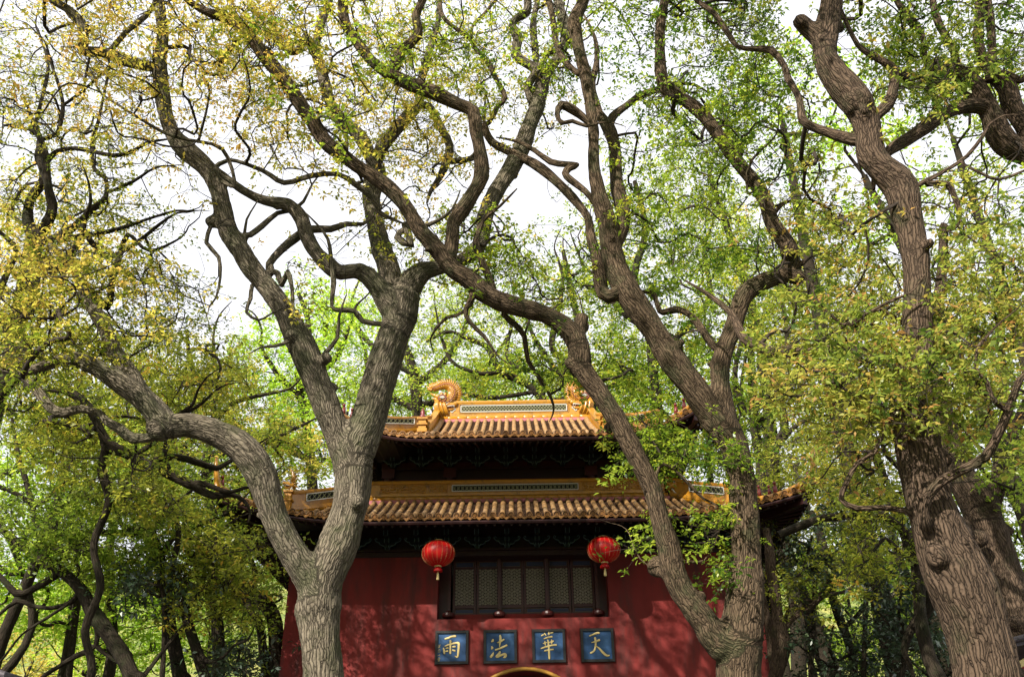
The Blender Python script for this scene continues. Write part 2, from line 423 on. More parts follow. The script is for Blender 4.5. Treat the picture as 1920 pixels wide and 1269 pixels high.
v = MB(); v.box(X(-4.8), X(4.8), 24.2, 24.3, 0, 7.5); v.build('inner_partition', M['void'], gate)

# window recess: six lattice leaves, posts, head beam, lining
SILL = 6.08
def zy(py, Y): return W(976, py, Y)[0].z
pt, pb = zy(1049, 22.5), zy(1151.5, 22.5)
lt, lb = zy(1066, 22.5), zy(1133, 22.5)
for i in range(6):
    cx = -1.755 + .5925 * (i + .5)
    win = MB()
    hw = .288
    win.box(X(cx - hw), X(cx - hw + .055), 22.46, 22.54, pb, pt)
    win.box(X(cx + hw - .055), X(cx + hw), 22.46, 22.54, pb, pt)
    for z0, z1 in ((pb, pb + .035), (zy(1139, 22.5), lb), (lt, zy(1063, 22.5)), (pt - .04, pt)):
        win.box(X(cx - hw + .055), X(cx + hw - .055), 22.462, 22.538, z0, z1)
    wo = win.build('window_leaf', M['frame'], gate)
    l = MB()
    xa, xb = cx - hw + .055, cx + hw - .055; step = .068
    def clip(p, q):
        (x0, z0), (x1, z1) = p, q; t0, t1 = 0., 1.
        for d_, lo, hi, s0 in ((x1 - x0, xa, xb, x0), (z1 - z0, lb, lt, z0)):
            if abs(d_) < 1e-9:
                if s0 < lo or s0 > hi: return None
            else:
                ta, tb = (lo - s0) / d_, (hi - s0) / d_
                if ta > tb: ta, tb = tb, ta
                t0 = max(t0, ta); t1 = min(t1, tb)
        if t1 - t0 < 1e-3: return None
        return (x0 + t0 * (x1 - x0), z0 + t0 * (z1 - z0)), (x0 + t1 * (x1 - x0), z0 + t1 * (z1 - z0))
    for ang in (90, 30, 150):
        dx, dz = math.cos(math.radians(ang)), math.sin(math.radians(ang)); nx_, nz_ = -dz, dx
        mz = (lb + lt) / 2
        for k in range(-10, 11):
            ox, oz = cx + nx_ * k * step, mz + nz_ * k * step
            c = clip((ox - dx, oz - dz), (ox + dx, oz + dz))
            if c: l.bar((X(c[0][0]), 22.49 + ang * 1e-5, c[0][1]), (X(c[1][0]), 22.49 + ang * 1e-5, c[1][1]), .013, .02, up=(0, 1, 0))
    for r_ in range(0, 14):
        for q in range(0, 6):
            ccx = xa + .035 + q * step * 1.155 + (r_ % 2) * step * .577; ccz = lb + .04 + r_ * step
            if ccx < xb - .03 and ccz < lt - .03:
                l.tube([(X(ccx + .021 * math.cos(t)), 22.485, ccz + .021 * math.sin(t)) for t in np.linspace(0, 2 * math.pi, 7)], .006, 3, cap=False)
    lo = l.build('lattice', M['lattice'], wo)
    bp_ = MB(); bp_.box(X(xa), X(xb), 22.52, 22.53, pb + .035, pt - .04); bp_.build('backing_board', M['void'], wo)
    for z0, z1 in ((pb + .045, zy(1140.5, 22.5)), (zy(1061.5, 22.5), pt - .05)):
        pn = MB(); pn.box(X(xa + .012), X(xb - .012), 22.49, 22.519, z0, z1); pn.build('inset_panel', M['navy'], wo)
        f = MB()
        for zz in (z0, z1): f.bar((X(xa + .012), 22.486, zz), (X(xb - .012), 22.486, zz), .008, .008)
        for xx in (xa + .012, xb - .012): f.bar((X(xx), 22.486, z0), (X(xx), 22.486, z1), .008, .008)
        f.build('gold_line', M['line'], wo)
for px_ in (-1.83, -.585, .60, 1.84):
    p = MB(); p.box(X(px_ - .04), X(px_ + .04), 22.30, 22.40, SILL + .10, WALL_H + .1); po = p.build('hanging_post', M['frame'], gate)
    k = MB(); k.lathe((X(px_), 22.24, SILL + .075), [(.09, 0), (.145, .02), (.155, .06), (.145, .11), (.08, .135), (.06, .17)], 16); k.build('lotus_knob', M['frame'], po, smooth=False)
lin = MB(); lin.box(X(-2.088), X(-1.80), 22.42, 22.9, SILL + .003, WALL_H); lin.box(X(1.80), X(2.088), 22.42, 22.9, SILL + .003, WALL_H)
lin.box(X(-1.80), X(1.80), 22.44, 22.9, pt, WALL_H); lin.build('window_lining', M['frame'], gate)
lin = MB(); lin.box(X(-1.80), X(1.80), 22.40, 22.9, SILL + .003, pb - .003); lin.build('window_plinth', M['wall'], gate)

# timber belt above the wall
b = MB(); b.box(X(-5.6), X(5.6), 21.97, 22.5, WALL_H + .003, WALL_H + .12); b.box(X(-5.5), X(5.5), 22.05, 22.5, WALL_H + .12, WALL_H + .9)
b.box(X(-5.5), X(-5.0), 22.5, 27.9, WALL_H + .003, WALL_H + .9); b.box(X(5.0), X(5.5), 22.5, 27.9, WALL_H + .003, WALL_H + .9)
b.build('architrave', M['maroon'], gate)
# upper storey
b = MB(); b.box(X(-3.75), X(3.75), 23.06, 27.0, 8.4, 10.5); b.box(X(-3.1), X(2.8), 23.06, 26.9, 10.5, 11.02); b.build('upper_wall', M['maroon'], gate)
b = MB(); b.box(X(-3.8), X(3.8), 22.98, 23.06, 10.28, 10.48); b.box(X(-3.8), X(3.8), 23.0, 23.06, 9.95, 10.0); b.build('upper_beam', M['frame'], gate)
for x_ in (-3.6, -1.92, 1.92, 3.6):
    c = MB(); c.lathe((X(x_), 23.0, 9.2), [(.12, 0), (.12, 1.05)], 14); c.box(X(x_ - .17), X(x_ + .17), 22.86, 22.97, 10.0, 10.27); c.build('column', M['frame'], gate, smooth=False)
    c = None

# brackets (dougong): stepped cups and cloud-shaped arms outlined in pale blue green
def bracket_meshes():
    m = MB()
    m.prism([(-.05, 0), (.05, 0), (.085, .11), (-.085, .11)], -.20, .02)
    m.prism([(-.14, .11), (.14, .11), (.21, .20), (-.21, .20)], -.17, .02)
    m.prism([(-.24, .20), (.24, .20), (.33, .30), (-.33, .30)], -.15, .02)
    m.box(-.045, .045, -.42, -.17, .12, .22); m.box(-.045, .045, -.62, -.15, .24, .36)
    e = MB()
    for s in (-1, 1):
        for y, pts in ((-.212, [(.045, .01), (.06, .06), (.10, .115)]), (-.182, [(.08, .10), (.14, .115), (.19, .14), (.205, .195)]),
                       (-.162, [(.21, .19), (.26, .205), (.31, .235), (.33, .28), (.30, .31), (.27, .295), (.285, .27)]),
                       (-.43, [(.05, .12), (.05, .22)]), (-.63, [(.05, .24), (.05, .37)]), (-.215, [(.03, .06), (.045, .22), (.03, .4)])):
            e.tube([(s * x, y, z) for x, z in pts], .011, 4)
    return m, e
bm_, be_ = bracket_meshes()
BR = mesh_np('bracket', np.array(bm_.v), bm_.f, M['teal']); BE = mesh_np('outline', np.array(be_.v), be_.f, M['tealedge'])
def brackets(parent, xs, y, z, sc=1.0):
    for x_ in xs:
        o = inst('bracket', BR, parent, Matrix.Translation((X(x_), y, z)) @ Matrix.Scale(sc, 4))
        inst('outline', BE, o, Matrix.Translation((X(x_), y, z)) @ Matrix.Scale(1, 4))
        WL[o.name] = Vector((X(x_), y, z))
        ch = o.children[-1]; ch.matrix_local = Matrix.Identity(4); ch['kind'] = 'stuff'
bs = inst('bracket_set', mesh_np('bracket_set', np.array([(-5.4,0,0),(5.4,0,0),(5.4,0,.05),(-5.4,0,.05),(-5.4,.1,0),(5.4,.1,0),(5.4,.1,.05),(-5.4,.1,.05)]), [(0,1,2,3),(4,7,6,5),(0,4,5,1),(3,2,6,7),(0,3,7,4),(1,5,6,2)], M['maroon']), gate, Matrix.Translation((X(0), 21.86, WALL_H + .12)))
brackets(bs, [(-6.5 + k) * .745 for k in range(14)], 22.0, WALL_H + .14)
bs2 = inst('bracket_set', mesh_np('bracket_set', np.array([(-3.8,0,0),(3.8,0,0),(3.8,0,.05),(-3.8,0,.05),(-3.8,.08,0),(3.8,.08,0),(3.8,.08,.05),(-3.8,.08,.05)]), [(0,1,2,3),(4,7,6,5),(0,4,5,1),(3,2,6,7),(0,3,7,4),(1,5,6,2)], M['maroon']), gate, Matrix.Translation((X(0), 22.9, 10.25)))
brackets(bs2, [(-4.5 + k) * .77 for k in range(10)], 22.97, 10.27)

# ------------------------------------------------------------------ roofs
class Roof:
    xc = .02
    def __init__(s, ey, ez, ex, ty, tz, tx, up, upx, fwd, hipx, hipy, by):
        s.ey, s.ez, s.ex, s.ty, s.tz, s.tx, s.up, s.upx, s.fwd, s.hipx, s.hipy, s.by = ey, ez, ex, ty, tz, tx, up, upx, fwd, hipx, hipy, by
    def lift(s, a):  # corner upturn by distance from the middle
        q = max(0, (abs(a) - s.upx) / (s.ex - s.upx)); return s.up * q ** 2.3
    def zs(s, t): return s.ez + (s.tz - s.ez) * (t ** 1.18)
    def front(s, x, t):
        q = max(0, (abs(x) - s.upx) / (s.ex - s.upx)); e = s.ey - s.fwd * q ** 2
        if abs(x) <= s.hipx: top = s.ty
        else: top = s.hipy + (abs(x) - s.hipx) / (s.ex - s.hipx) * (s.ey - s.fwd - s.hipy)
        y = e + (top - e) * t
        tt = max(0, (y - s.ey) / (s.ty - s.ey))
        return Vector(((s.xc + x), y, s.zs(tt) + s.lift(x) * (1 - min(1, tt * 1.3)) ** 1.3))
    def side(s, sg, y, t):
        # y along the side eave; distance from the nearer corner gives the upturn
        yc = (s.ey + s.by) / 2; half = yc - s.ey + s.fwd
        q = max(0, (abs(y - yc) - half * .45) / (half * .55)); e = s.ex + s.fwd * .3 * q ** 2
        if abs(y - yc) <= yc - s.hipy: inn = s.hipx
        else: inn = s.hipx + (abs(y - yc) - (yc - s.hipy)) / (half - (yc - s.hipy)) * (s.ex - s.hipx)
        x = e - (e - inn) * t
        tz_in = (s.hipy - s.ey) / (s.ty - s.ey)
        tt = max(0, (s.ex - x) / (s.ex - s.hipx)) * tz_in
        return Vector(((s.xc + sg * x), y, s.zs(tt) + s.up * q ** 2.3 * (1 - min(1, tt * 1.3)) ** 1.3))
LOW = Roof(20.2, 8.02, 6.85, 22.72, 9.25, 4.1, .46, 3.0, .40, 4.1, 22.72, 29.8)
TOP = Roof(20.9, 10.38, 4.75, 25.0, 12.58, 2.3, .62, 2.2, .32, 2.3, 23.0, 29.1)

def tile_meshes(r):
    # cover tile, unit length along +y, slight taper and a raised collar
    m = MB(); n = 7
    prof = [(0, r), (.06, r * 1.0), (.93, r * .9), (.94, r * 1.06), (1.0, r * 1.06)]
    for y, rr in prof:
        for j in range(n):
            a_ = math.pi * j / (n - 1); m.v.append((rr * math.cos(a_), y, rr * math.sin(a_)))
    for i in range(len(prof) - 1):
        for j in range(n - 1):
            q = i * n + j; m.f.append((q, q + 1, q + 1 + n, q + n))
    m.f.append(tuple(range(n))[::-1])
    cover = mesh_np('roof_tile', np.array(m.v), m.f, M['tile'], True)
    # round end disc facing -y, with rim, ring and a raised emblem
    m = MB(); R_ = r * 1.24; n = 14
    for rr, y in ((R_, .04), (R_, -.012), (R_ * .86, -.014), (R_ * .82, 0), (R_ * .58, .002), (R_ * .54, -.010), (R_ * .47, -.010), (R_ * .43, .002)):
        for j in range(n):
            a_ = 2 * math.pi * j / n; m.v.append((rr * math.cos(a_), y, rr * math.sin(a_)))
    for i in range(7):
        for j in range(n):
            m.f.append((i * n + j, i * n + (j + 1) % n, (i + 1) * n + (j + 1) % n, (i + 1) * n + j))
    m.f.append(tuple(7 * n + j for j in range(n)))
    m.bar((-R_ * .25, -.004, R_ * .18), (R_ * .25, -.004, R_ * .18), .012, .012); m.bar((0, -.004, -R_ * .3), (0, -.004, R_ * .3), .012, .012)
    m.bar((-R_ * .22, -.004, -R_ * .2), (R_ * .22, -.004, -R_ * .2), .012, .012)
    disc = mesh_np('eave_disc', np.array(m.v), m.f, M['disc']); disc.materials.append(M['pan'])
    for q_ in range(3 * n, 5 * n): disc.polygons[q_].material_index = 1
    # drip tile: hanging pointed shield, dished
    m = MB(); s_ = r * 1.25
    out = [(-1, .25), (-.9, -.25), (-.55, -.62), (-.25, -.78), (0, -1.0), (.25, -.78), (.55, -.62), (.9, -.25), (1, .25), (.5, .02), (0, -.06), (-.5, .02)]
    m.prism([(x * s_, z * s_) for x, z in out], -.012, .008)
    m.prism([(x * s_ * .72, z * s_ * .72 - .01) for x, z in out], -.018, -.011)
    drip = mesh_np('drip_tile', np.array(m.v), m.f, M['disc'])
    return cover, disc, drip
COV, DISC, DRIP = tile_meshes(.062)

def frame_at(p, q, up=Vector((0, 0, 1))):
    d = (q - p); L = d.length; d.normalize(); xx = d.cross(up).normalized(); zz = xx.cross(d)
    m4 = Matrix(((xx.x, d.x, zz.x, p.x), (xx.y, d.y, zz.y, p.y), (xx.z, d.z, zz.z, p.z), (0, 0, 0, 1)))
    return m4, L
def do_roof(rf, nseg_obj, spacing, seglen):
    X = lambda x: x + rf.xc
    # base sheets (front, back, sides)
    b = MB()
    def grid(fn, aa, nt_=10):
        base = len(b.v)
        for a_ in aa:
            for t in np.linspace(0, 1, nt_): b.v.append(tuple(fn(a_, t)))
        for i in range(len(aa) - 1):
            for j in range(nt_ - 1):
                q = base + i * nt_ + j; b.f.append((q, q + nt_, q + nt_ + 1, q + 1))
    xs = np.linspace(-rf.ex, rf.ex, 41); grid(rf.front, xs)
    yb = rf.by + rf.ey
    grid(lambda x, t: Vector((rf.front(-x, t).x * -1 + 2 * rf.xc, yb - rf.front(x, t).y, rf.front(x, t).z)), xs)
    ys = np.linspace(rf.ey - rf.fwd, rf.by + rf.fwd, 31)
    grid(lambda y, t: rf.side(1, y, t), ys[::1]); grid(lambda y, t: rf.side(-1, y, t), ys[::-1])
    roof = b.build('roof', M['pan'], gate)
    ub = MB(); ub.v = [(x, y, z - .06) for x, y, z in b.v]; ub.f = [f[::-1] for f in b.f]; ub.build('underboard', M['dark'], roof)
    # pan tiles: small stepped slabs between the cover tiles
    pan = MB(); n = int(rf.ex * 2 / spacing); x0 = -(n - 1) / 2 * spacing
    for i in range(n - 1):
        x = x0 + (i + .5) * spacing
        pts = [rf.front(x, t) for t in np.linspace(0, 1, 40)]; L = sum((pts[k + 1] - pts[k]).length for k in range(39))
        if L < .15: continue
        m_ = max(1, int(L / .11))
        for k in range(m_):
            p = rf.front(x, k / m_); q = rf.front(x, (k + 1.1) / m_ if k < m_ - 1 else 1)
            m4, l_ = frame_at(p, q); h = .05; wd = spacing / 2 - .035
            c = [m4 @ Vector(v_) for v_ in ((-wd, 0, h), (0, 0, h * .35), (wd, 0, h), (wd, l_, h * .25), (0, l_, -.01), (-wd, l_, h * .25), (-wd, 0, h - .03), (0, 0, 0), (wd, 0, h - .03))]
            pan.add(c, [(0, 1, 4, 5), (1, 2, 3, 4), (0, 6, 7, 1), (1, 7, 8, 2)])
    pan.build('pan_tiling', M['pan'], roof, stuff=True)
    # cover tiles
    rest = MB(); cv = [Vector(v_.co) for v_ in COV.vertices]; cf = [tuple(p.vertices) for p in COV.polygons]
    def column(fn, a_, visible):
        pts = [fn(a_, t) + Vector((0, 0, .035)) for t in np.linspace(0, 1, 60)]
        acc = [0]
        for k in range(59): acc.append(acc[-1] + (pts[k + 1] - pts[k]).length)
        L = acc[-1]
        def at(s_):
            s_ = min(s_, L); k = 0
            while k < 58 and acc[k + 1] < s_: k += 1
            f_ = (s_ - acc[k]) / max(1e-6, acc[k + 1] - acc[k]); return pts[k].lerp(pts[k + 1], f_)
        s_ = 0; k = 0
        while s_ < L - .05:
            p, q = at(s_), at(s_ + seglen); m4, l_ = frame_at(p, q)
            m4 = m4 @ Matrix.Diagonal((1 + rnd.uniform(-.04, .04), l_ * 1.02, 1, 1))
            if visible and k < nseg_obj: inst('roof_tile', COV, roof, m4)
            else: rest.add([m4 @ v_ for v_ in cv], cf)
            s_ += seglen; k += 1
        return pts[0], (pts[1] - pts[0]).normalized()
    for i in range(n):
        x = x0 + i * spacing
        p, d_ = column(rf.front, x, True)
        yaw = Matrix.Rotation(rnd.uniform(-.08, .08), 4, 'Z') @ Matrix.Rotation(.12 + rnd.uniform(-.05, .05), 4, 'X') @ Matrix.Rotation(rnd.uniform(-.5, .5), 4, 'Y')
        inst('eave_disc', DISC, roof, Matrix.Translation(p + Vector((0, -.02, .012))) @ yaw)
        if i < n - 1:
            e = rf.front(x + spacing / 2, 0)
            inst('drip_tile', DRIP, roof, Matrix.Translation(e + Vector((0, -.01, .01))) @ Matrix.Rotation(.2 + rnd.uniform(-.06, .06), 4, 'X'))
    ns = int((rf.by - rf.ey) / spacing)
    dv = [Vector(v_.co) for v_ in DISC.vertices]; df = [tuple(p.vertices) for p in DISC.polygons]
    for sg in (-1, 1):
        for i in range(ns + 1):
            y = rf.ey - rf.fwd * .6 + .12 + i * spacing
            p, d_ = column(lambda a_, t: rf.side(sg, a_, t), y, False)
            m4 = Matrix.Translation(p + Vector((sg * .02, 0, .012))) @ Matrix.Rotation(sg * math.pi / 2, 4, 'Z')
            rest.add([m4 @ v_ for v_ in dv], df)
    rest.build('far_tiling', M['tile'], roof, stuff=True, smooth=False)
    # eave board, rafters and soffit
    so = MB(); wy = rf.wall_y; wz = rf.wall_z; wzs = rf.wall_zs; wx = rf.wall_x; yb_ = rf.ey + rf.by - wy
    ring = [rf.front(x, 0) + Vector((0, .05, -.11)) for x in xs]
    for i in range(len(xs) - 1):
        c = max(-wx, min(wx, xs[i])), max(-wx, min(wx, xs[i + 1]))
        so.add([ring[i], ring[i + 1], (X(c[1]), wy, wz if abs(c[1]) < wx - .9 else wzs), (X(c[0]), wy, wz if abs(c[0]) < wx - .9 else wzs)], [(0, 1, 2, 3)] if abs(c[0] - c[1]) > 1e-6 else [(0, 1, 2)])
    for sg in (-1, 1):
        rs = [rf.side(sg, y, 0) + Vector((-sg * .05, 0, -.11)) for y in ys]
        for i in range(len(ys) - 1):
            c = max(wy, min(yb_, ys[i])), max(wy, min(yb_, ys[i + 1]))
            so.add([rs[i], rs[i + 1], (X(sg * wx), c[1], wzs), (X(sg * wx), c[0], wzs)], [(0, 1, 2, 3)] if abs(c[0] - c[1]) > 1e-6 else [(0, 1, 2)])
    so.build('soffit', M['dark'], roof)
    rr = MB()
    for i in range(int(rf.ex * 2 / .2)):
        x = -rf.ex + .15 + i * .2
        p = rf.front(x, 0) + Vector((0, .10, -.15)); c = max(-wx, min(wx, x)); rr.tube([p, (X(c), wy - .05, wz - .07)], .035, 6)
    for sg in (-1, 1):
        for i in range(int((rf.by - rf.ey) / .2)):
            y = rf.ey + .1 + i * .2; p = rf.side(sg, y, 0) + Vector((-sg * .10, 0, -.15)); c = max(wy, min(yb_, y)); rr.tube([p, (X(sg * (wx + .05)), c, wzs - .07)], .035, 6)
        rr.bar(rf.front(sg * (rf.ex - .12), 0) + Vector((0, .08, -.22)), (X(sg * wx), wy, wzs - .1), .14, .2)
    rr.build('rafter_row', M['maroon'], roof, stuff=True)
    fb = MB()
    fb.tube([rf.front(x, 0) + Vector((0, .03, -.10)) for x in xs], .045, 6); fb.build('eave_board', M['maroon'], roof)
    return roof
LOW.wall_y, LOW.wall_z, LOW.wall_x = 21.95, 8.55, 5.6; LOW.wall_zs = 8.3
TOP.wall_y, TOP.wall_z, TOP.wall_x = 22.95, 10.95, 3.85; TOP.wall_zs = 10.5
low_roof = do_roof(LOW, 4, .213, .33)
top_roof = do_roof(TOP, 4, .218, .33)
def XT(x): return x + .02
# gable walls and the closed underside of the top roof
g = MB()
for sg in (-1, 1):
    yb_ = TOP.ey + TOP.by
    pts = [TOP.front(sg * 2.3, t) for t in np.linspace(.45, 1, 8)]
    poly = [(p.y, p.z) for p in pts]; poly += [(yb_ - y, z) for y, z in poly[::-1][1:]]
    n_ = len(poly); g.add([(XT(sg * 2.28), y, z) for y, z in poly], [tuple(range(n_))])
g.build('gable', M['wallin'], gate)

# ---------------- ridges
ROLL_ME = None
def roll(parent, path, r, seg, name='ridge_roll_tile'):
    """row of short roll tiles along a path"""
    m = MB(); n = 9
    m.tube([(0, 0, 0), (0, .03, 0), (0, .94, 0), (0, .95, 0), (0, 1, 0)], [r * .96, r, r, r * 1.1, r * 1.1], n)
    me = mesh_np(name, np.array(m.v), m.f, M['glaze'], True)
    acc = [0]; path = [Vector(p) for p in path]
    for a_, b_ in zip(path, path[1:]): acc.append(acc[-1] + (b_ - a_).length)
    def at(s_):
        s_ = min(max(s_, 0), acc[-1]); k = 0
        while k < len(path) - 2 and acc[k + 1] < s_: k += 1
        return path[k].lerp(path[k + 1], (s_ - acc[k]) / max(1e-6, acc[k + 1] - acc[k]))
    nseg = max(1, round(acc[-1] / seg))
    for k in range(nseg):
        p, q = at(acc[-1] * k / nseg), at(acc[-1] * (k + 1) / nseg); m4, l_ = frame_at(p, q)
        inst(name, me, parent, m4 @ Matrix.Diagonal((1, l_, 1, 1)))
def band(parent, path, h, th=.16, name='ridge_band'):
    """an upright ridge band along a path of base points: moulded top and foot, recessed field"""
    m = MB(); path = [Vector(p) for p in path]
    prof = [(-.5, 0), (-.5, .16), (-.36, .18), (-.36, .78), (-.55, .82), (-.62, .90), (-.58, 1.0), (.58, 1.0), (.62, .90), (.55, .82), (.36, .78), (.36, .18), (.5, .16), (.5, 0)]
    n = len(prof); k = len(path)
    for i, p in enumerate(path):
        t = path[min(i + 1, k - 1)] - path[max(i - 1, 0)]; t.z = 0; t.normalize(); nx_ = Vector((t.y, -t.x, 0))
        hh = h if not hasattr(h, '__len__') else h[i]
        for a_, z in prof: m.v.append(tuple(p - nx_ * (-a_ * th) * -1 + Vector((0, 0, z * hh))) if False else tuple(p + nx_ * (-a_ * th) + Vector((0, 0, z * hh))))
    for i in range(k - 1):
        for j in range(n):
            m.f.append((i * n + j, i * n + (j + 1) % n, (i + 1) * n + (j + 1) % n, (i + 1) * n + j))
    m.f.append(tuple(range(n))[::-1]); m.f.append(tuple((k - 1) * n + j for j in range(n)))
    return m.build(name, M['glaze'], parent)
def rect_frame(mb, p, ux, w_, z0, z1, t, dep):
    """picture-frame bars on a vertical face; p centre (x,y), ux unit direction along, facing side n"""
    nrm = Vector((ux.y, -ux.x, 0)) 
    c = Vector((p[0], p[1], 0)) + nrm * dep
    a_ = c - ux * w_ / 2; b_ = c + ux * w_ / 2
    for z in (z0, z1): mb.bar(a_ + Vector((0, 0, z)), b_ + Vector((0, 0, z)), t, t)
    for q in (a_, b_): mb.bar(q + Vector((0, 0, z0)), q + Vector((0, 0, z1)), t, t)
def grille(parent, p, ux, w_, z0, z1, cells, rows=1):
    """white-rimmed opening with a green lattice over a dark field, set on the face at p"""
    ux = Vector(ux).normalized(); nrm = Vector((ux.y, -ux.x, 0)); c = Vector((p[0], p[1], 0))
    m = MB(); a_ = c - ux * w_ / 2 + nrm * .005; b_ = c + ux * w_ / 2 + nrm * .005
    m.add([a_ + Vector((0, 0, z0)), b_ + Vector((0, 0, z0)), b_ + Vector((0, 0, z1)), a_ + Vector((0, 0, z1)),
           a_ - nrm * .02 + Vector((0, 0, z0)), b_ - nrm * .02 + Vector((0, 0, z0)), b_ - nrm * .02 + Vector((0, 0, z1)), a_ - nrm * .02 + Vector((0, 0, z1))],
          [(0, 1, 2, 3), (0, 4, 5, 1), (3, 2, 6, 7)])
    g_ = m.build('grille', M['void'], parent)
    m = MB(); rect_frame(m, p, ux, w_, z0, z1, .022, .02); m.build('white_rim', M['white'], g_)
    m = MB(); rect_frame(m, p, ux, w_ + .10, z0 - .05, z1 + .05, .022, .015); m.build('outer_rim', M['glaze'], g_)
    m = MB(); cw = w_ / cells; rh = (z1 - z0) / rows
    for r_ in range(rows):
        for i in range(cells):
            q = a_ + ux * cw * i + nrm * .012; zc = z0 + rh * r_
            m.bar(q + Vector((0, 0, zc)), q + ux * cw + Vector((0, 0, zc + rh)), .018, .018, up=nrm)
            m.bar(q + nrm * .004 + Vector((0, 0, zc + rh)), q + ux * cw + nrm * .004 + Vector((0, 0, zc)), .018, .018, up=nrm)
            cc = q + ux * cw / 2 + Vector((0, 0, zc + rh / 2))
            m.tube([cc + ux * (cw * .27 * math.cos(t)) + Vector((0, 0, rh * .27 * math.sin(t))) for t in np.linspace(0, 2 * math.pi, 7)], .008, 4, cap=False)
    m.build('lattice', M['greenlat'], g_)
def relief(parent, x0, x1, y, z0, z1, seed):
    """carved scrollwork: curled tubes half sunk in the field, inside a raised rim"""
    r_ = random.Random(seed); m = MB()
    rect_frame(m, ((x0 + x1) / 2, y), Vector((1, 0, 0)), x1 - x0, z0, z1, .02, .008)
    n = max(2, int((x1 - x0) / .13)); h = z1 - z0
    for i in range(n):
        cx = x0 + (i + .5) * (x1 - x0) / n; cz = (z0 + z1) / 2 + r_.uniform(-.2, .2) * h; R_ = r_.uniform(.3, .42) * h; a0 = r_.uniform(0, 6.28); sg = r_.choice((-1, 1))
        m.tube([(cx + R_ * (1 - k / 13) * math.cos(a0 + sg * k * .62), y - .016, cz + .8 * R_ * (1 - k / 13) * math.sin(a0 + sg * k * .62)) for k in range(11)], [.024 - k * .001 for k in range(11)], 5)
    for k in range(3):
        zz = z0 + h * (.2 + .3 * k)
        m.tube([(x0 + .04 + (x1 - x0 - .08) * t, y - .010, zz + .05 * h * math.sin(t * 14 + k * 2)) for t in np.linspace(0, 1, 16)], .010, 5)
    m.build('carved_panel', M['glaze'], parent, smooth=True)

# lower ridge (foot of the upper storey)
LZ = 9.27
rb = band(gate, [(XT(x), 22.72, LZ + .14) for x in np.linspace(-3.98, 3.98, 9)], .42, .16, 'lower_ridge')
grille(rb, (XT(0), 22.655), (1, 0, 0), 3.36, LZ + .255, LZ + .42, 30)
for sg in (-1, 1):
    for x0, x1, sd in ((1.82, 2.30, 3), (2.38, 3.60, 5)):
        a_, b_ = sorted((sg * x0, sg * x1)); relief(rb, XT(a_), XT(b_), 22.658, LZ + .22, LZ + .46, sd + sg)
roll(rb, [(XT(-4.05), 22.66, LZ + .065), (XT(4.05), 22.66, LZ + .065)], .07, .29)
m = MB(); m.box(XT(-4.1), XT(4.1), 22.60, 22.9, LZ - .16, LZ + .02); m.build('mortar_strip', M['pink'], rb)
# main ridge
MZ = 12.56
mr_ = band(gate, [(XT(x), 25.0, MZ + .16) for x in np.linspace(-2.2, 2.2, 5)], .50, .18, 'main_ridge')
grille(mr_, (XT(0), 24.925), (1, 0, 0), 3.25, MZ + .29, MZ + .50, 34, 2)
roll(mr_, [(XT(-2.3), 24.93, MZ + .085), (XT(2.3), 24.93, MZ + .085)], .08, .29)
m = MB(); m.box(XT(-2.3), XT(2.3), 24.84, 25.16, MZ - .25, MZ + .03); m.build('mortar_strip', M['pink'], mr_)
for sg in (-1, 1):
    m = MB(); c = (XT(sg * 1.90), MZ + .395)
    q = [(c[0] + (.085 + .022 * math.cos(4 * t)) * math.cos(t), c[1] + (.085 + .022 * math.cos(4 * t)) * math.sin(t)) for t in np.linspace(0, 2 * math.pi, 25)[:-1]]
    m.tube([(x_, 24.925, z_) for x_, z_ in q + [q[0]]], .014, 5, cap=False); lz = m.build('lozenge_rim', M['white'], mr_)
    m = MB(); m.prism([(x_, z_) for x_, z_ in q], 24.925, 24.945); m.build('lozenge_field', M['greenlat'], lz)

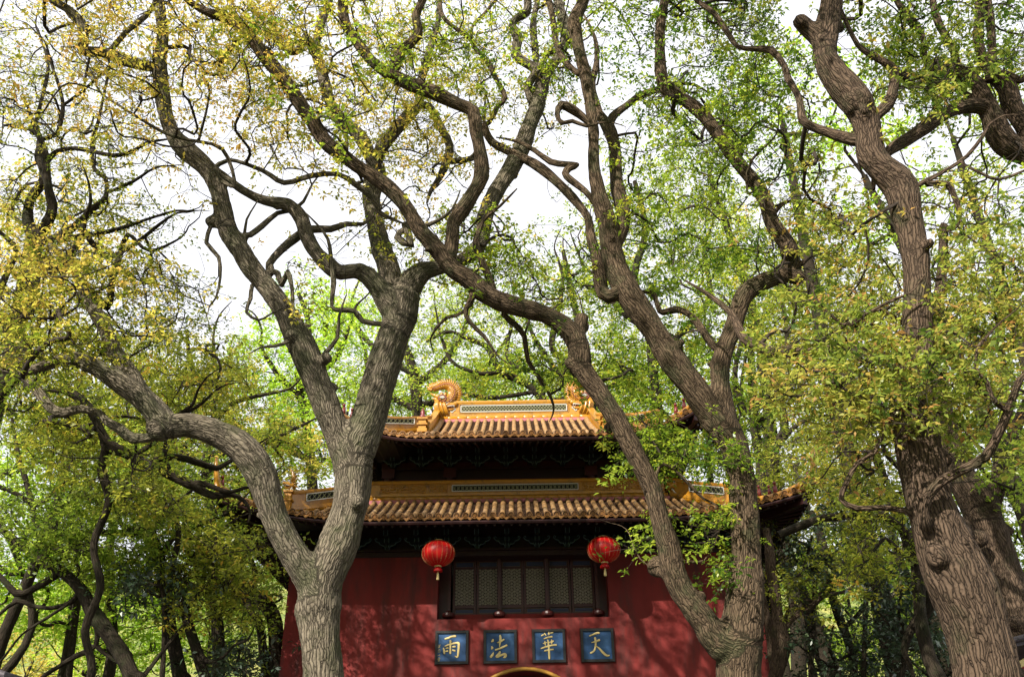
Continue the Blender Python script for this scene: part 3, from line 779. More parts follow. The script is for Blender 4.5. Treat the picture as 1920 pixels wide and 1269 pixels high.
# hip ridges with their horns; vertical ridges of the top roof
def hip(rf, sg, x_start, x_post, hb, grl, horn):
    pts = []
    for x in np.linspace(x_start, rf.ex + .02, 14):
        y = rf.hipy + (x - rf.hipx) / (rf.ex - rf.hipx) * (rf.ey - rf.fwd - rf.hipy); y = min(y, rf.hipy)
        p = rf.front(sg * min(x, rf.ex), 1.0 if x > rf.hipx else 1); p = Vector((XT(sg * x), y, p.z)); pts.append((x, p))
    hi = [p + Vector((0, 0, .10)) for x, p in pts if x <= x_post]
    lo = [p for x, p in pts if x >= x_post - .15]
    if sg > 0: pass
    o = band(gate, hi, hb, .14, 'hip_ridge')
    roll(o, [p + Vector((0, 0, -.03)) for p in hi] , .065, .29)
    mid = hi[0].lerp(hi[-1], .55); ux = (hi[-1] - hi[0]); ux.z = 0; ux.normalize()
    if sg < 0: ux = -ux
    a_ = hi[0].lerp(hi[-1], .3); b_ = hi[0].lerp(hi[-1], .78); L = (b_ - a_).length
    k = len(hi) // 2; zc = mid.z
    # a short pierced panel that follows the slope
    nrm = Vector((ux.y, -ux.x, 0))
    base_a, base_b = (a_, b_) if sg > 0 else (b_, a_)
    m = MB(); A = base_a + nrm * .07 + Vector((0, 0, hb * .33)); B = base_b + nrm * .07 + Vector((0, 0, hb * .33)); U = Vector((0, 0, hb * .36))
    sag = Vector((0, 0, 0))
    for p, q in ((A, B), (A + U, B + U), (A, A + U), (B, B + U)): m.bar(p, q, .022, .022)
    wr = m.build('white_rim', M['white'], o)
    m = MB(); m.add([A - nrm * .004, B - nrm * .004, B + U - nrm * .004, A + U - nrm * .004], [(0, 1, 2, 3)]); m.build('dark_field', M['void'], o)
    m = MB(); c = 7
    for i in range(c):
        p = A.lerp(B, i / c); q = A.lerp(B, (i + 1) / c); m.bar(p, q + U, .018, .018, up=nrm); m.bar(p + U, q, .02, .016, up=nrm)
    m.build('lattice', M['greenlat'], o)
    # tail of the hip: two rolls sweeping up into a horn
    tip = pts[-1][1]; d_ = (pts[-1][1] - pts[-3][1]); d_.z = 0; d_.normalize()
    sweep = lo[:-1] + [tip + d_ * (horn * .10) + Vector((0, 0, horn * .10)), tip + d_ * (horn * .20) + Vector((0, 0, horn * .38)), tip + d_ * (horn * .27) + Vector((0, 0, horn * .70)), tip + d_ * (horn * .30) + Vector((0, 0, horn * .98))]
    n = len(sweep); m = MB()
    m.tube([p + Vector((0, 0, .15)) for p in sweep], [.085] * (n - 4) + [.085, .075, .055, .03], 9)
    m.build('horn', M['glaze'], o, smooth=True)
    m = MB(); m.tube([p + Vector((0, 0, .03)) for p in sweep[:-2]], [.075] * (n - 4) + [.07, .05], 9); m.build('horn_foot', M['glaze'], o, smooth=True)
    return o, lo, hi
def dragon_head(parent, c, sg, s_, name='dragon_head', facing=Vector((-1, 0, 0))):
    """open-jawed head: facing gives the direction of the snout"""
    f = facing.normalized(); up = Vector((0, 0, 1)); c = Vector(c)
    def P(a_, u_): return c + f * (a_ * s_) + up * (u_ * s_)
    m = MB()
    m.tube([P(-.55, -.1), P(-.2, .02), P(.15, .1), P(.45, .10), P(.62, .13), P(.7, .12)], [.24 * s_, .30 * s_, .24 * s_, .16 * s_, .17 * s_, .10 * s_], 10)   # skull and upper jaw
    m.tube([P(-.1, -.22), P(.15, -.26), P(.35, -.24), P(.5, -.17)], [.16 * s_, .12 * s_, .09 * s_, .05 * s_], 8)       # lower jaw
    for y in (-.12, .12):
        off = Vector((-f.y, f.x, 0)) * (y * s_)
        m.tube([P(-.15, .25) + off, P(-.4, .45) + off * 1.5, P(-.62, .72) + off * 1.8, P(-.60, .9) + off * 2], [.06 * s_, .05 * s_, .035 * s_, .012 * s_], 6)   # horns
        m.tube([P(-.25, .05) + off * 2, P(-.5, .2) + off * 2.6, P(-.78, .22) + off * 2.6], [.09 * s_, .06 * s_, .015 * s_], 6)                       # ears and mane
        m.tube([P(-.35, -.1) + off * 2, P(-.6, -.12) + off * 2.4, P(-.85, -.3) + off * 2.2], [.10 * s_, .07 * s_, .015 * s_], 6)
        m.ball(P(.6, .24) + off * .6, .06 * s_, 6, 4)
    h = m.build(name, M['glaze'], parent, smooth=True)
    side = Vector((-f.y, f.x, 0)); 
    if side.y > 0: side = -side
    m = MB(); m.ball(P(.02, .2) + side * (.24 * s_), .085 * s_, 8, 5); m.build('eye', M['white'], h, smooth=True)
    m = MB(); m.ball(P(.04, .2) + side * (.30 * s_), .045 * s_, 8, 5); m.build('pupil', M['void'], h, smooth=True)
    m = MB()
    m.tube([P(-.15, -.1) + side * .18 * s_, P(.2, -.05) + side * .2 * s_, P(.5, .0) + side * .12 * s_], .035 * s_, 5)
    for a_ in (.2, .35, .5): m.tube([P(a_, .0) + side * .12 * s_, P(a_ + .02, -.14) + side * .12 * s_], [.035 * s_, .008 * s_], 5)
    m.tube([P(-.2, -.25) + side * .2 * s_, P(-.05, -.5) + side * .2 * s_, P(.1, -.62) + side * .15 * s_, P(.02, -.8) + side * .15 * s_], [.06 * s_, .05 * s_, .04 * s_, .02 * s_], 5)
    m.build('fang', M['white'], h, smooth=True)
    m = MB(); m.tube([P(-.2, -.15), P(.1, -.08), P(.4, -.05)], [.18 * s_, .14 * s_, .08 * s_], 8); m.build('mouth', M['fur'], h, smooth=True)
    return h
def figurine(parent, p, s_):
    m = MB(); p = Vector(p)
    m.tube([p, p + Vector((0, 0, .10 * s_)), p + Vector((.01, 0, .2 * s_))], [.06 * s_, .055 * s_, .035 * s_], 7)
    m.ball(p + Vector((0, -.02 * s_, .25 * s_)), .045 * s_, 7, 5)
    m.tube([p + Vector((0, .05 * s_, .04 * s_)), p + Vector((0, .10 * s_, .12 * s_)), p + Vector((0, .07 * s_, .2 * s_))], [.025 * s_, .02 * s_, .008 * s_], 5)
    m.build('roof_beast', M['fur'], parent, smooth=True)
for sg in (-1, 1):
    o, lo, hi = hip(LOW, sg, 4.15, 5.62, .50, True, .78)
    dragon_head(o, hi[0] + Vector((sg * .10, -.1, .24)), sg, .38, 'dragon_head', Vector((sg, -.35, 0)))
    e = hi[-1]
    m = MB(); m.box(e.x - .09, e.x + .09, e.y - .14, e.y + .04, e.z - .05, e.z + .2); m.box(e.x - .12, e.x + .12, e.y - .17, e.y + .06, e.z + .2, e.z + .25); m.box(e.x - .08, e.x + .08, e.y - .13, e.y + .03, e.z + .25, e.z + .42); m.box(e.x - .12, e.x + .12, e.y - .17, e.y + .06, e.z + .42, e.z + .47)
    m.build('hip_post', M['glaze'], o)
    h = dragon_head(o, e + Vector((0, -.05, .62)), sg, .26, 'dragon_head', Vector((sg, -.5, 0)))
    m = MB(); q = e + Vector((-sg * .05, 0, .72)); m.tube([q, q + Vector((-sg * .02, 0, .14)), q + Vector((sg * .02, 0, .26)), q + Vector((sg * .10, 0, .36))], [.07, .055, .04, .01], 7)
    for k in range(5): m.tube([q + Vector((-sg * .04, 0, .04 + k * .06)), q + Vector((-sg * .12, 0, .08 + k * .06))], [.02, .004], 4)
    m.build('dragon_tail', M['glaze'], h, smooth=True)
    for k in (3, 6, 9):
        if k < len(lo): figurine(o, lo[min(k, len(lo) - 1)] + Vector((0, 0, .22)), 1.0)
    figurine(o, lo[1] + Vector((sg * .12, -.12, .22)), .9); figurine(o, lo[2] + Vector((sg * .1, -.1, .22)), .8)
    o, lo, hi = hip(TOP, sg, 2.35, 4.0, .42, True, .55)
    figurine(o, lo[1] + Vector((0, 0, .22)), 1.0); figurine(o, lo[2] + Vector((0, 0, .22)), 1.0)
    # vertical ridge running down the slope from the main ridge end
    pth = [TOP.front(sg * 2.3, t) + Vector((sg * .05, 0, .04)) for t in np.linspace(.98, .30, 10)]
    if sg < 0: pth = pth
    vr = band(gate, pth, .38, .17, 'verge_ridge')
    roll(vr, [p + Vector((-sg * .12, 0, .03)) for p in pth], .06, .3)
    e = pth[-1]
    m = MB()
    for z0, z1, hw in ((0, .1, .13), (.1, .2, .10), (.2, .25, .14), (.25, .36, .10), (.36, .42, .14)): m.box(e.x + sg * .12 - hw, e.x + sg * .12 + hw, e.y - .1 - hw, e.y - .1 + hw, e.z + z0, e.z + z1 - .002)
    m.build('verge_post', M['glaze'], vr)
    m = MB(); m.lathe((e.x + sg * .12, e.y - .1, e.z + .42), [(.09, 0), (.10, .06), (.05, .12), (.07, .18), (.03, .26), (.005, .34)], 9); m.build('finial', M['fur'], vr, smooth=True)
    pth2 = [TOP.front(sg * 2.3, t) + Vector((-sg * .09, 0, .05)) for t in np.linspace(.95, .0, 10)]
    m = MB(); m.tube(pth2, .085, 8); m.build('verge_roll', M['tile'], vr, smooth=True)

# the two coiled dragons on the ends of the main ridge
for sg in (-1, 1):
    base = Vector((XT(sg * 2.28), 24.95, MZ + .05))
    def Q(px_, pz_):  # measured on the left dragon: 976 px wide crop over 100 px; metres outward (-) / inward (+) of the ridge end
        return base + Vector((-sg * (px_ - 300) / 9.76 * .0166 * 1.0, 0, (890 - pz_) / 9.76 * .0176))
    dr = MB()
    spine = [(170, 318), (250, 300), (330, 262), (420, 250), (500, 290), (540, 370), (530, 450), (480, 520), (420, 560), (380, 600)]
    sp = []
    for i in range(len(spine) - 1):
        for t in (0, .25, .5, .75): sp.append((spine[i][0] + (spine[i + 1][0] - spine[i][0]) * t, spine[i][1] + (spine[i + 1][1] - spine[i][1]) * t))
    sp.append(spine[-1]); sp = np.array(sp)
    for _ in range(4): sp[1:-1] = (sp[:-2] + sp[2:] + 2 * sp[1:-1]) / 4
    nn = len(sp); rad = [.05 + .085 * min(1, i / (nn * .45)) for i in range(nn)]
    dr.tube([Q(*p) for p in sp], rad, 10)
    body = dr.build('ridge_dragon', M['glaze'], mr_, smooth=True)
    sc_ = MB()
    for i in range(1, nn - 2):          # scale collars
        t = (Q(*sp[i + 1]) - Q(*sp[i])).normalized(); p = Q(*sp[i]); r_ = rad[i]
        nx_ = t.cross(Vector((0, 1, 0))).normalized()
        for a_ in np.linspace(-1.3, 1.3, 5):
            d_ = nx_ * math.sin(a_ + (i % 2) * .3) + Vector((0, -1, 0)) * math.cos(a_ + (i % 2) * .3)
            sc_.tube([p + d_ * r_ * .95, p + d_ * (r_ * 1.12) + t * .05], [.03, .006], 4)
    sc_.build('scales', M['glaze'], body, stuff=True)
    fin = MB(); m = fin; n3 = 0
    for i in range(0, nn - 1):
        t = (Q(*sp[i + 1]) - Q(*sp[i])).normalized(); out_ = Vector((t.z, 0, -t.x)) * (sg if True else 1)
        if (Q(*sp[i]) + out_ * .3 - Q(400, 400)).length < (Q(*sp[i]) - Q(400, 400)).length: out_ = -out_
        p = Q(*sp[i]) + out_ * rad[i] * .8; f_ = MB()
        f_.tube([p, p + out_ * .10 - t * .03, p + out_ * .19 - t * .10], [.045, .03, .004], 5)
        f_.build('spine_fin', M['glaze'], body, smooth=True)
    dk = MB(); dk.tube([Q(*sp[i]) + Vector((0, -rad[i] * .9, 0)) + (Q(*sp[i]) - Q(400, 400)).normalized() * rad[i] * .45 for i in range(nn)], .02, 5); dk.build('dark_stripe', M['fur'], body, smooth=True)
    tf = MB()
    for a_, l_ in ((2.2, .18), (1.6, .2), (2.8, .2), (3.4, .16), (1.1, .14), (4.0, .12)):
        p = Q(150, 300); d_ = Vector((-sg * -math.cos(a_) * -1, 0, math.sin(a_))); d_ = Vector((sg * -math.cos(a_), 0, math.sin(a_)))
        tf.tube([p, p + d_ * l_ * .6, p + d_ * l_ + Vector((0, 0, .04))], [.05, .04, .008], 6)
    tf.build('tail_tuft', M['glaze'], body, smooth=True)
    hd = dragon_head(body, Q(430, 640), sg, .46, 'head', Vector((-sg, -.15, 0)))
    mn = MB()
    for (x0, z0), (x1, z1) in (((300, 520), (110, 380)), ((290, 560), (150, 480)), ((280, 600), (190, 520)), ((300, 500), (190, 420)), ((330, 470), (330, 360)), ((380, 470), (420, 370)), ((290, 640), (200, 600)), ((280, 700), (200, 640)), ((300, 760), (210, 700))):
        p, q = Q(x0, z0), Q(x1, z1); mn.tube([p, p.lerp(q, .5) + Vector((0, -.05, .03)), q], [.07, .05, .008], 6)
    for k_ in range(9):
        u_ = k_ * 22; dy_ = Vector((0, -.06 - .02 * (k_ % 3), 0))
        mn.tube([Q(250 + u_ * .6, 540 + k_ * 6) + dy_, Q(215 + u_, 640) + dy_ * 1.6, Q(235 + u_ * 1.1, 740) + dy_ * 1.2, Q(290 + u_, 850 - k_ * 4) + dy_], [.05, .055, .045, .02], 5)
    mn.build('mane', M['glaze'], body, smooth=True)
    ey = MB()
    ey.tube([Q(350 + 68 * math.cos(t), 520 + 62 * math.sin(t)) + Vector((0, -.16, 0)) for t in np.linspace(0, 2 * math.pi, 15)], .018, 5, cap=False); ey.build('cheek_ring', M['fur'], body, smooth=True)
    ey = MB()
    for a_ in (-2.6, -2.1, -1.6, -1.1, -.6): ey.tube([Q(350, 530) + Vector((0, -.17, 0)), Q(350 + 55 * math.cos(a_), 525 + 50 * math.sin(a_)) + Vector((0, -.17, 0))], [.006, .016], 4)
    ey.build('cheek_ray', M['white'], body, smooth=True)

# ------------------------------------------------------------------ plaques
def stroke_poly(pts, w_, n=5):
    """brush stroke outline in (x,z) from centreline points and a half-width list"""
    P_ = [];
    k = len(pts)
    if not hasattr(w_, '__len__'): w_ = [w_] * k
    dense = []; dw = []
    for i in range(k - 1):
        p0 = pts[max(i - 1, 0)]; p1 = pts[i]; p2 = pts[i + 1]; p3 = pts[min(i + 2, k - 1)]
        for j in range(6):
            t = j / 6; 
            f_ = lambda a_, b_, c_, d_: .5 * (2 * b_ + (c_ - a_) * t + (2 * a_ - 5 * b_ + 4 * c_ - d_) * t * t + (3 * b_ - a_ - 3 * c_ + d_) * t ** 3)
            dense.append((f_(p0[0], p1[0], p2[0], p3[0]), f_(p0[1], p1[1], p2[1], p3[1]))); dw.append(w_[i] + (w_[i + 1] - w_[i]) * t)
    dense.append(pts[-1]); dw.append(w_[-1])
    return dense, dw
def brush(mb, pts, w_, S, y, th_):
    dense, dw = stroke_poly(pts, w_)
    k = len(dense); L = []; R_ = []
    for i, (x, z) in enumerate(dense):
        a_ = dense[min(i + 1, k - 1)]; b_ = dense[max(i - 1, 0)]; dx, dz = a_[0] - b_[0], a_[1] - b_[1]; l = math.hypot(dx, dz) or 1
        nx_, nz_ = -dz / l, dx / l; L.append((x + nx_ * dw[i], z + nz_ * dw[i])); R_.append((x - nx_ * dw[i], z - nz_ * dw[i]))
    b0 = len(mb.v)
    for (lx, lz), (rx, rz), (cx, cz) in zip(L, R_, dense):
        for (x, z), yy in (((lx, lz), y), ((cx, cz), y - th_ * 1.3), ((rx, rz), y)):
            q = S(x, z); mb.v.append((q[0], yy, q[1]))
    for i in range(k - 1):
        for j in (0, 1):
            q = b0 + i * 3 + j; mb.f.append((q, q + 1, q + 4, q + 3))
    for e, (cx, cz) in ((0, dense[0]), (k - 1, dense[-1])):   # round ends
        cen = len(mb.v); q = S(cx, cz); mb.v.append((q[0], y - th_, q[1])); prev = None
        d0 = dense[1] if e == 0 else dense[-2]; ang0 = math.atan2(cz - d0[1], cx - d0[0])
        for j in range(7):
            a_ = ang0 - math.pi / 2 + math.pi * j / 6; q = S(cx + dw[e] * math.cos(a_), cz + dw[e] * math.sin(a_)); mb.v.append((q[0], y, q[1]))
            if j: mb.f.append((cen, len(mb.v) - 2, len(mb.v) - 1))
CHAR = {
 'rain': [([(430,412),(520,390),(620,350),(728,340)],[22,26,26,30]), ([(588,480),(590,600),(588,700),(588,815)],[28,26,24,30]), ([(385,680),(400,740),(412,820)],[20,28,26]),
          ([(432,618),(520,590),(640,555),(760,535),(830,545),(838,640),(828,760),(820,860),(795,930),(730,900)],[18,24,24,26,34,34,30,28,24,8]),
          ([(465,680),(515,672)],[20,22]), ([(455,765),(510,757)],[18,22]), ([(665,640),(725,640)],[24,24]), ([(660,735),(722,752)],[22,24])],
 'law': [([(420,440),(405,470),(370,500)],[30,34,8]), ([(385,640),(398,665),(370,700)],[22,34,8]), ([(432,790),(410,850),(360,905)],[10,34,36]),
         ([(635,325),(645,420),(630,520),(615,640)],[28,34,28,8]), ([(540,520),(620,500),(740,435)],[8,26,26]), ([(500,720),(620,685),(730,640),(825,600)],[22,24,26,28]),
         ([(625,785),(600,830),(530,900),(570,905),(680,865),(770,845),(800,880),(770,920),(725,940)],[26,36,36,36,28,34,36,34,8])],
 'flower': [([(425,325),(480,300)],[20,18]), ([(510,262),(550,315)],[16,20]), ([(640,225),(640,285)],[18,28]), ([(625,300),(680,262)],[10,10]), ([(710,252),(762,244)],[18,18]),
            ([(485,420),(580,385),(728,362)],[10,20,24]), ([(605,455),(620,560),(628,700),(632,850),(634,965)],[18,26,26,30,28]), ([(515,490),(520,540),(525,600)],[14,24,16]), ([(465,548),(565,520)],[14,14]),
            ([(715,455),(725,500),(710,560)],[18,28,14]), ([(650,520),(770,485)],[12,20]), ([(398,685),(520,650),(700,605),(845,595)],[16,24,22,26]), ([(500,757),(620,730),(755,718)],[18,22,22])],
 'sky': [([(410,330),(520,290),(630,250),(690,250)],[14,24,28,28]), ([(460,518),(560,495),(690,455)],[10,24,30]), ([(570,390),(580,500),(570,620),(530,730),(470,785),(412,810)],[28,30,26,26,26,18]),
         ([(590,620),(680,690),(780,800),(880,885),(965,885)],[8,26,34,30,14])]}
SIG = [([(235,580),(225,595)],[6,6]),([(225,620),(235,635)],[6,6]),([(215,665),(235,650)],[5,6]),([(270,575),(250,605)],[6,5]),([(290,580),(262,640),(245,675)],[6,6,5]),([(255,610),(275,650)],[5,5]),
       ([(235,715),(228,760),(230,795)],[7,6,6]),([(275,715),(280,760),(275,800)],[7,6,6]),([(240,712),(270,705)],[5,5]),([(250,780),(258,770)],[4,5]),
       ([(220,885),(260,865),(278,852)],[6,7,5]),([(262,875),(285,890)],[5,5]),
       ([(250,930),(252,945)],[7,7]),([(225,955),(285,945)],[6,6]),([(205,990),(290,972)],[6,7]),([(232,1005),(235,1045)],[6,7]),([(235,1003),(268,1000),(265,1045)],[6,6,6]),([(238,1024),(262,1022)],[5,5]),([(235,1046),(265,1044)],[6,6])]
PZ = 5.425
for cx, key, ox, oy, lab in ((-1.715, 'rain', 630, 655, 'leftmost blue plaque, gold rain character 雨 with a small signature beside it'),
                             (-.565, 'law', 635, 630, 'second blue plaque from the left, gold law character 法 with three water drops'),
                             (.590, 'flower', 630, 615, 'third blue plaque from the left, tall many-stroked gold flower character 華'),
                             (1.745, 'sky', 630, 590, 'rightmost blue plaque, simple four-stroke gold sky character 天')):
    pl = thing('plaque', lab, 'plaque', (X(cx), 21.99, PZ - .38), 'calligraphy plaques over the doorway')
    cz = PZ + (cx) * .0
    m = MB(); hw = .392; hh = .378; fw = .058
    x0, x1 = X(cx - hw), X(cx + hw)
    m.box(x0, x1, 21.93, 22.0, cz - hh, cz - hh + fw); m.box(x0, x1, 21.93, 22.0, cz + hh - fw, cz + hh)
    m.box(x0, x0 + fw, 21.932, 22.0, cz - hh + fw, cz + hh - fw); m.box(x1 - fw, x1, 21.932, 22.0, cz - hh + fw, cz + hh - fw)
    m.build('frame', M['black'], pl)
    m = MB()
    for a_, b_, c_, d_ in ((x0 - .018, x1 + .018, cz + hh, cz + hh + .016), (x0 - .018, x1 + .018, cz - hh - .014, cz - hh), (x0 - .014, x0, cz - hh, cz + hh), (x1, x1 + .014, cz - hh, cz + hh)): m.box(a_, b_, 21.975, 22.0, c_, d_)
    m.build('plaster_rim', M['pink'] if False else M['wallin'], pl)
    m = MB(); m.box(x0 + fw, x1 - fw, 21.965, 21.998, cz - hh + fw, cz + hh - fw); m.build('panel', M['blue'], pl)
    K = .0126 * 80 / 1269
    S = lambda x, z: (X(cx) + (x - ox) * K, cz - (z - oy) * K * 1.02)
    for st, wd in CHAR[key]:
        m = MB(); brush(m, st, [q + 9 for q in wd], S, 21.960, .003); m.build('stroke_outline', M['black'], pl)  # black outline, a little wider than the gold stroke
        m = MB(); brush(m, st, wd, S, 21.953, .008); m.build('brush_stroke', M['gold'], pl, smooth=True)
    if key == 'rain':
        m = MB()
        for st, wd in SIG: brush(m, st, wd, S, 21.958, .004)
        m.build('signature', M['gold'], pl, stuff=True)

# ------------------------------------------------------------------ lanterns
for px_, py_, lab in ((822, 1037, 'red silk lantern with gold tassel left of the lattice windows'), (1132, 1030, 'red silk lantern with gold tassel right of the lattice windows')):
    c, mpp = W(px_, py_, 20.85)
    L = thing('lantern', lab, 'lantern', (c.x, c.y, c.z - .62), 'red lanterns hanging under the eave')
    n = 40; m = MB(); k = 14
    for i in range(k + 1):
        a_ = math.pi * (i / k) * .86 + math.pi * .07; r_ = .395 * math.sin(a_) ** .85; z = -.30 * math.cos(a_)
        for j in range(n):
            rr = r_ * (1 - .028 * (1 if j % 2 else 0) * math.sin(a_)); t = 2 * math.pi * j / n
            m.v.append((c.x + rr * math.cos(t), c.y + rr * math.sin(t), c.z + z))
    for i in range(k):
        for j in range(n): q = i * n + j; q2 = i * n + (j + 1) % n; m.f.append((q, q2, q2 + n, q + n))
    m.build('silk_body', M['silk'], L, smooth=True)
    for j in range(0, n, 2):
        t = 2 * math.pi * j / n; m = MB(); pts = []
        for i in range(1, k):
            a_ = math.pi * (i / k) * .86 + math.pi * .07; r_ = .397 * math.sin(a_) ** .85; pts.append((c.x + r_ * math.cos(t), c.y + r_ * math.sin(t), c.z - .30 * math.cos(a_)))
        m.tube(pts, .0014, 4); m.build('rib', M['gold'], L)
    m = MB(); m.lathe((c.x, c.y, c.z + .285), [(.10, 0), (.11, .02), (.10, .035)], 16); m.build('top_cap', M['gold'], L)
    m = MB(); m.lathe((c.x, c.y, c.z - .325), [(.085, 0), (.09, .02), (.085, .03)], 16); m.build('bottom_ring', M['gold'], L)
    m = MB(); m.lathe((c.x, c.y, c.z - .43), [(.11, 0), (.10, .05), (.055, .105)], 14); m.build('fringe_cap', M['silk'], L)
    m = MB(); m.lathe((c.x, c.y, c.z - .62), [(.035, 0), (.03, .08), (.02, .16), (.008, .2)], 10); m.build('tassel', M['gold'], L)
    m = MB(); m.tube([(c.x, c.y, c.z + .31), (c.x, c.y, 8.0)], .008, 5); m.build('hanging_cord', M['dark'], L)
print('gate', round(time.time() - T0, 1))
# ------------------------------------------------------------------ trees
def catmull(P_, R_, step):
    """smooth a list of points (Vector) and radii, resampled at about step metres"""
    out = []; rr = []
    n = len(P_)
    for i in range(n - 1):
        p0, p1, p2, p3 = P_[max(i - 1, 0)], P_[i], P_[i + 1], P_[min(i + 2, n - 1)]
        k = max(2, int((p2 - p1).length / step))
        for j in range(k):
            t = j / k
            out.append(.5 * ((2 * p1) + (p2 - p0) * t + (2 * p0 - 5 * p1 + 4 * p2 - p3) * t * t + (3 * p1 - p0 - 3 * p2 + p3) * t ** 3))
            rr.append(R_[i] + (R_[i + 1] - R_[i]) * t)
    out.append(P_[-1]); rr.append(R_[-1])
    return out, rr
def sweep(paths, sides_fn, cap=True, wob=0.0):
    """paths: list of (pts (k,3) array, radii (k,)) -> V, F(quads), bark_co"""
    Vs = []; Fs = []; Bs = []; base = 0
    for pts, rad in paths:
        pts = np.asarray(pts, float); rad = np.asarray(rad, float); k = len(pts)
        if k < 2: continue
        n = sides_fn(rad.max())
        tan = np.gradient(pts, axis=0); tan /= (np.linalg.norm(tan, axis=1, keepdims=True) + 1e-9)
        ref = np.cross(tan[0], [0, 0, 1.0]);
        if np.linalg.norm(ref) < 1e-3: ref = np.array([1.0, 0, 0])
        ang = np.arange(n) * 2 * math.pi / n; ca, sa = np.cos(ang), np.sin(ang)
        s = np.concatenate([[0], np.cumsum(np.linalg.norm(np.diff(pts, axis=0), axis=1))]) + (hash(k * 7919 + int(pts[0, 0] * 1000)) % 97)
        V = np.empty((k, n, 3)); B = np.empty((k, n, 3))
        for i in range(k):
            ref = ref - tan[i] * ref.dot(tan[i]); ref /= np.linalg.norm(ref) + 1e-9; bn = np.cross(tan[i], ref)
            r = rad[i]
            if wob: 
                rj = r * (1 + wob * (np.sin(ang * 2 + s[i] * 3.1) * .5 + np.sin(ang * 3 - s[i] * 4.7) * .4 + np.sin(s[i] * 7.3) * .4))
            else: rj = np.full(n, r)
            V[i] = pts[i] + (ca * rj)[:, None] * ref + (sa * rj)[:, None] * bn
            B[i, :, 0] = ca * r; B[i, :, 1] = sa * r; B[i, :, 2] = s[i]
        idx = base + np.arange(k * n).reshape(k, n)
        a_ = idx[:-1]; b_ = np.roll(idx, -1, axis=1)[:-1]; c_ = np.roll(idx, -1, axis=1)[1:]; d_ = idx[1:]
        Fs.append(np.stack([a_, b_, c_, d_], -1).reshape(-1, 4)); Vs.append(V.reshape(-1, 3)); Bs.append(B.reshape(-1, 3)); base += k * n
    return np.concatenate(Vs), np.concatenate(Fs), np.concatenate(Bs)
def bark_obj(name, V, Fc, B, mat, parent, kind=None):
    L = WL[parent.name]
    me = mesh_np(name, V - np.array(L), Fc, mat, True)
    at = me.attributes.new('bark_co', 'FLOAT_VECTOR', 'POINT'); at.data.foreach_set('vector', np.asarray(B, np.float32).ravel())
    o = bpy.data.objects.new(name, me); place(o, parent, L)
    if kind: o['kind'] = kind
    return o
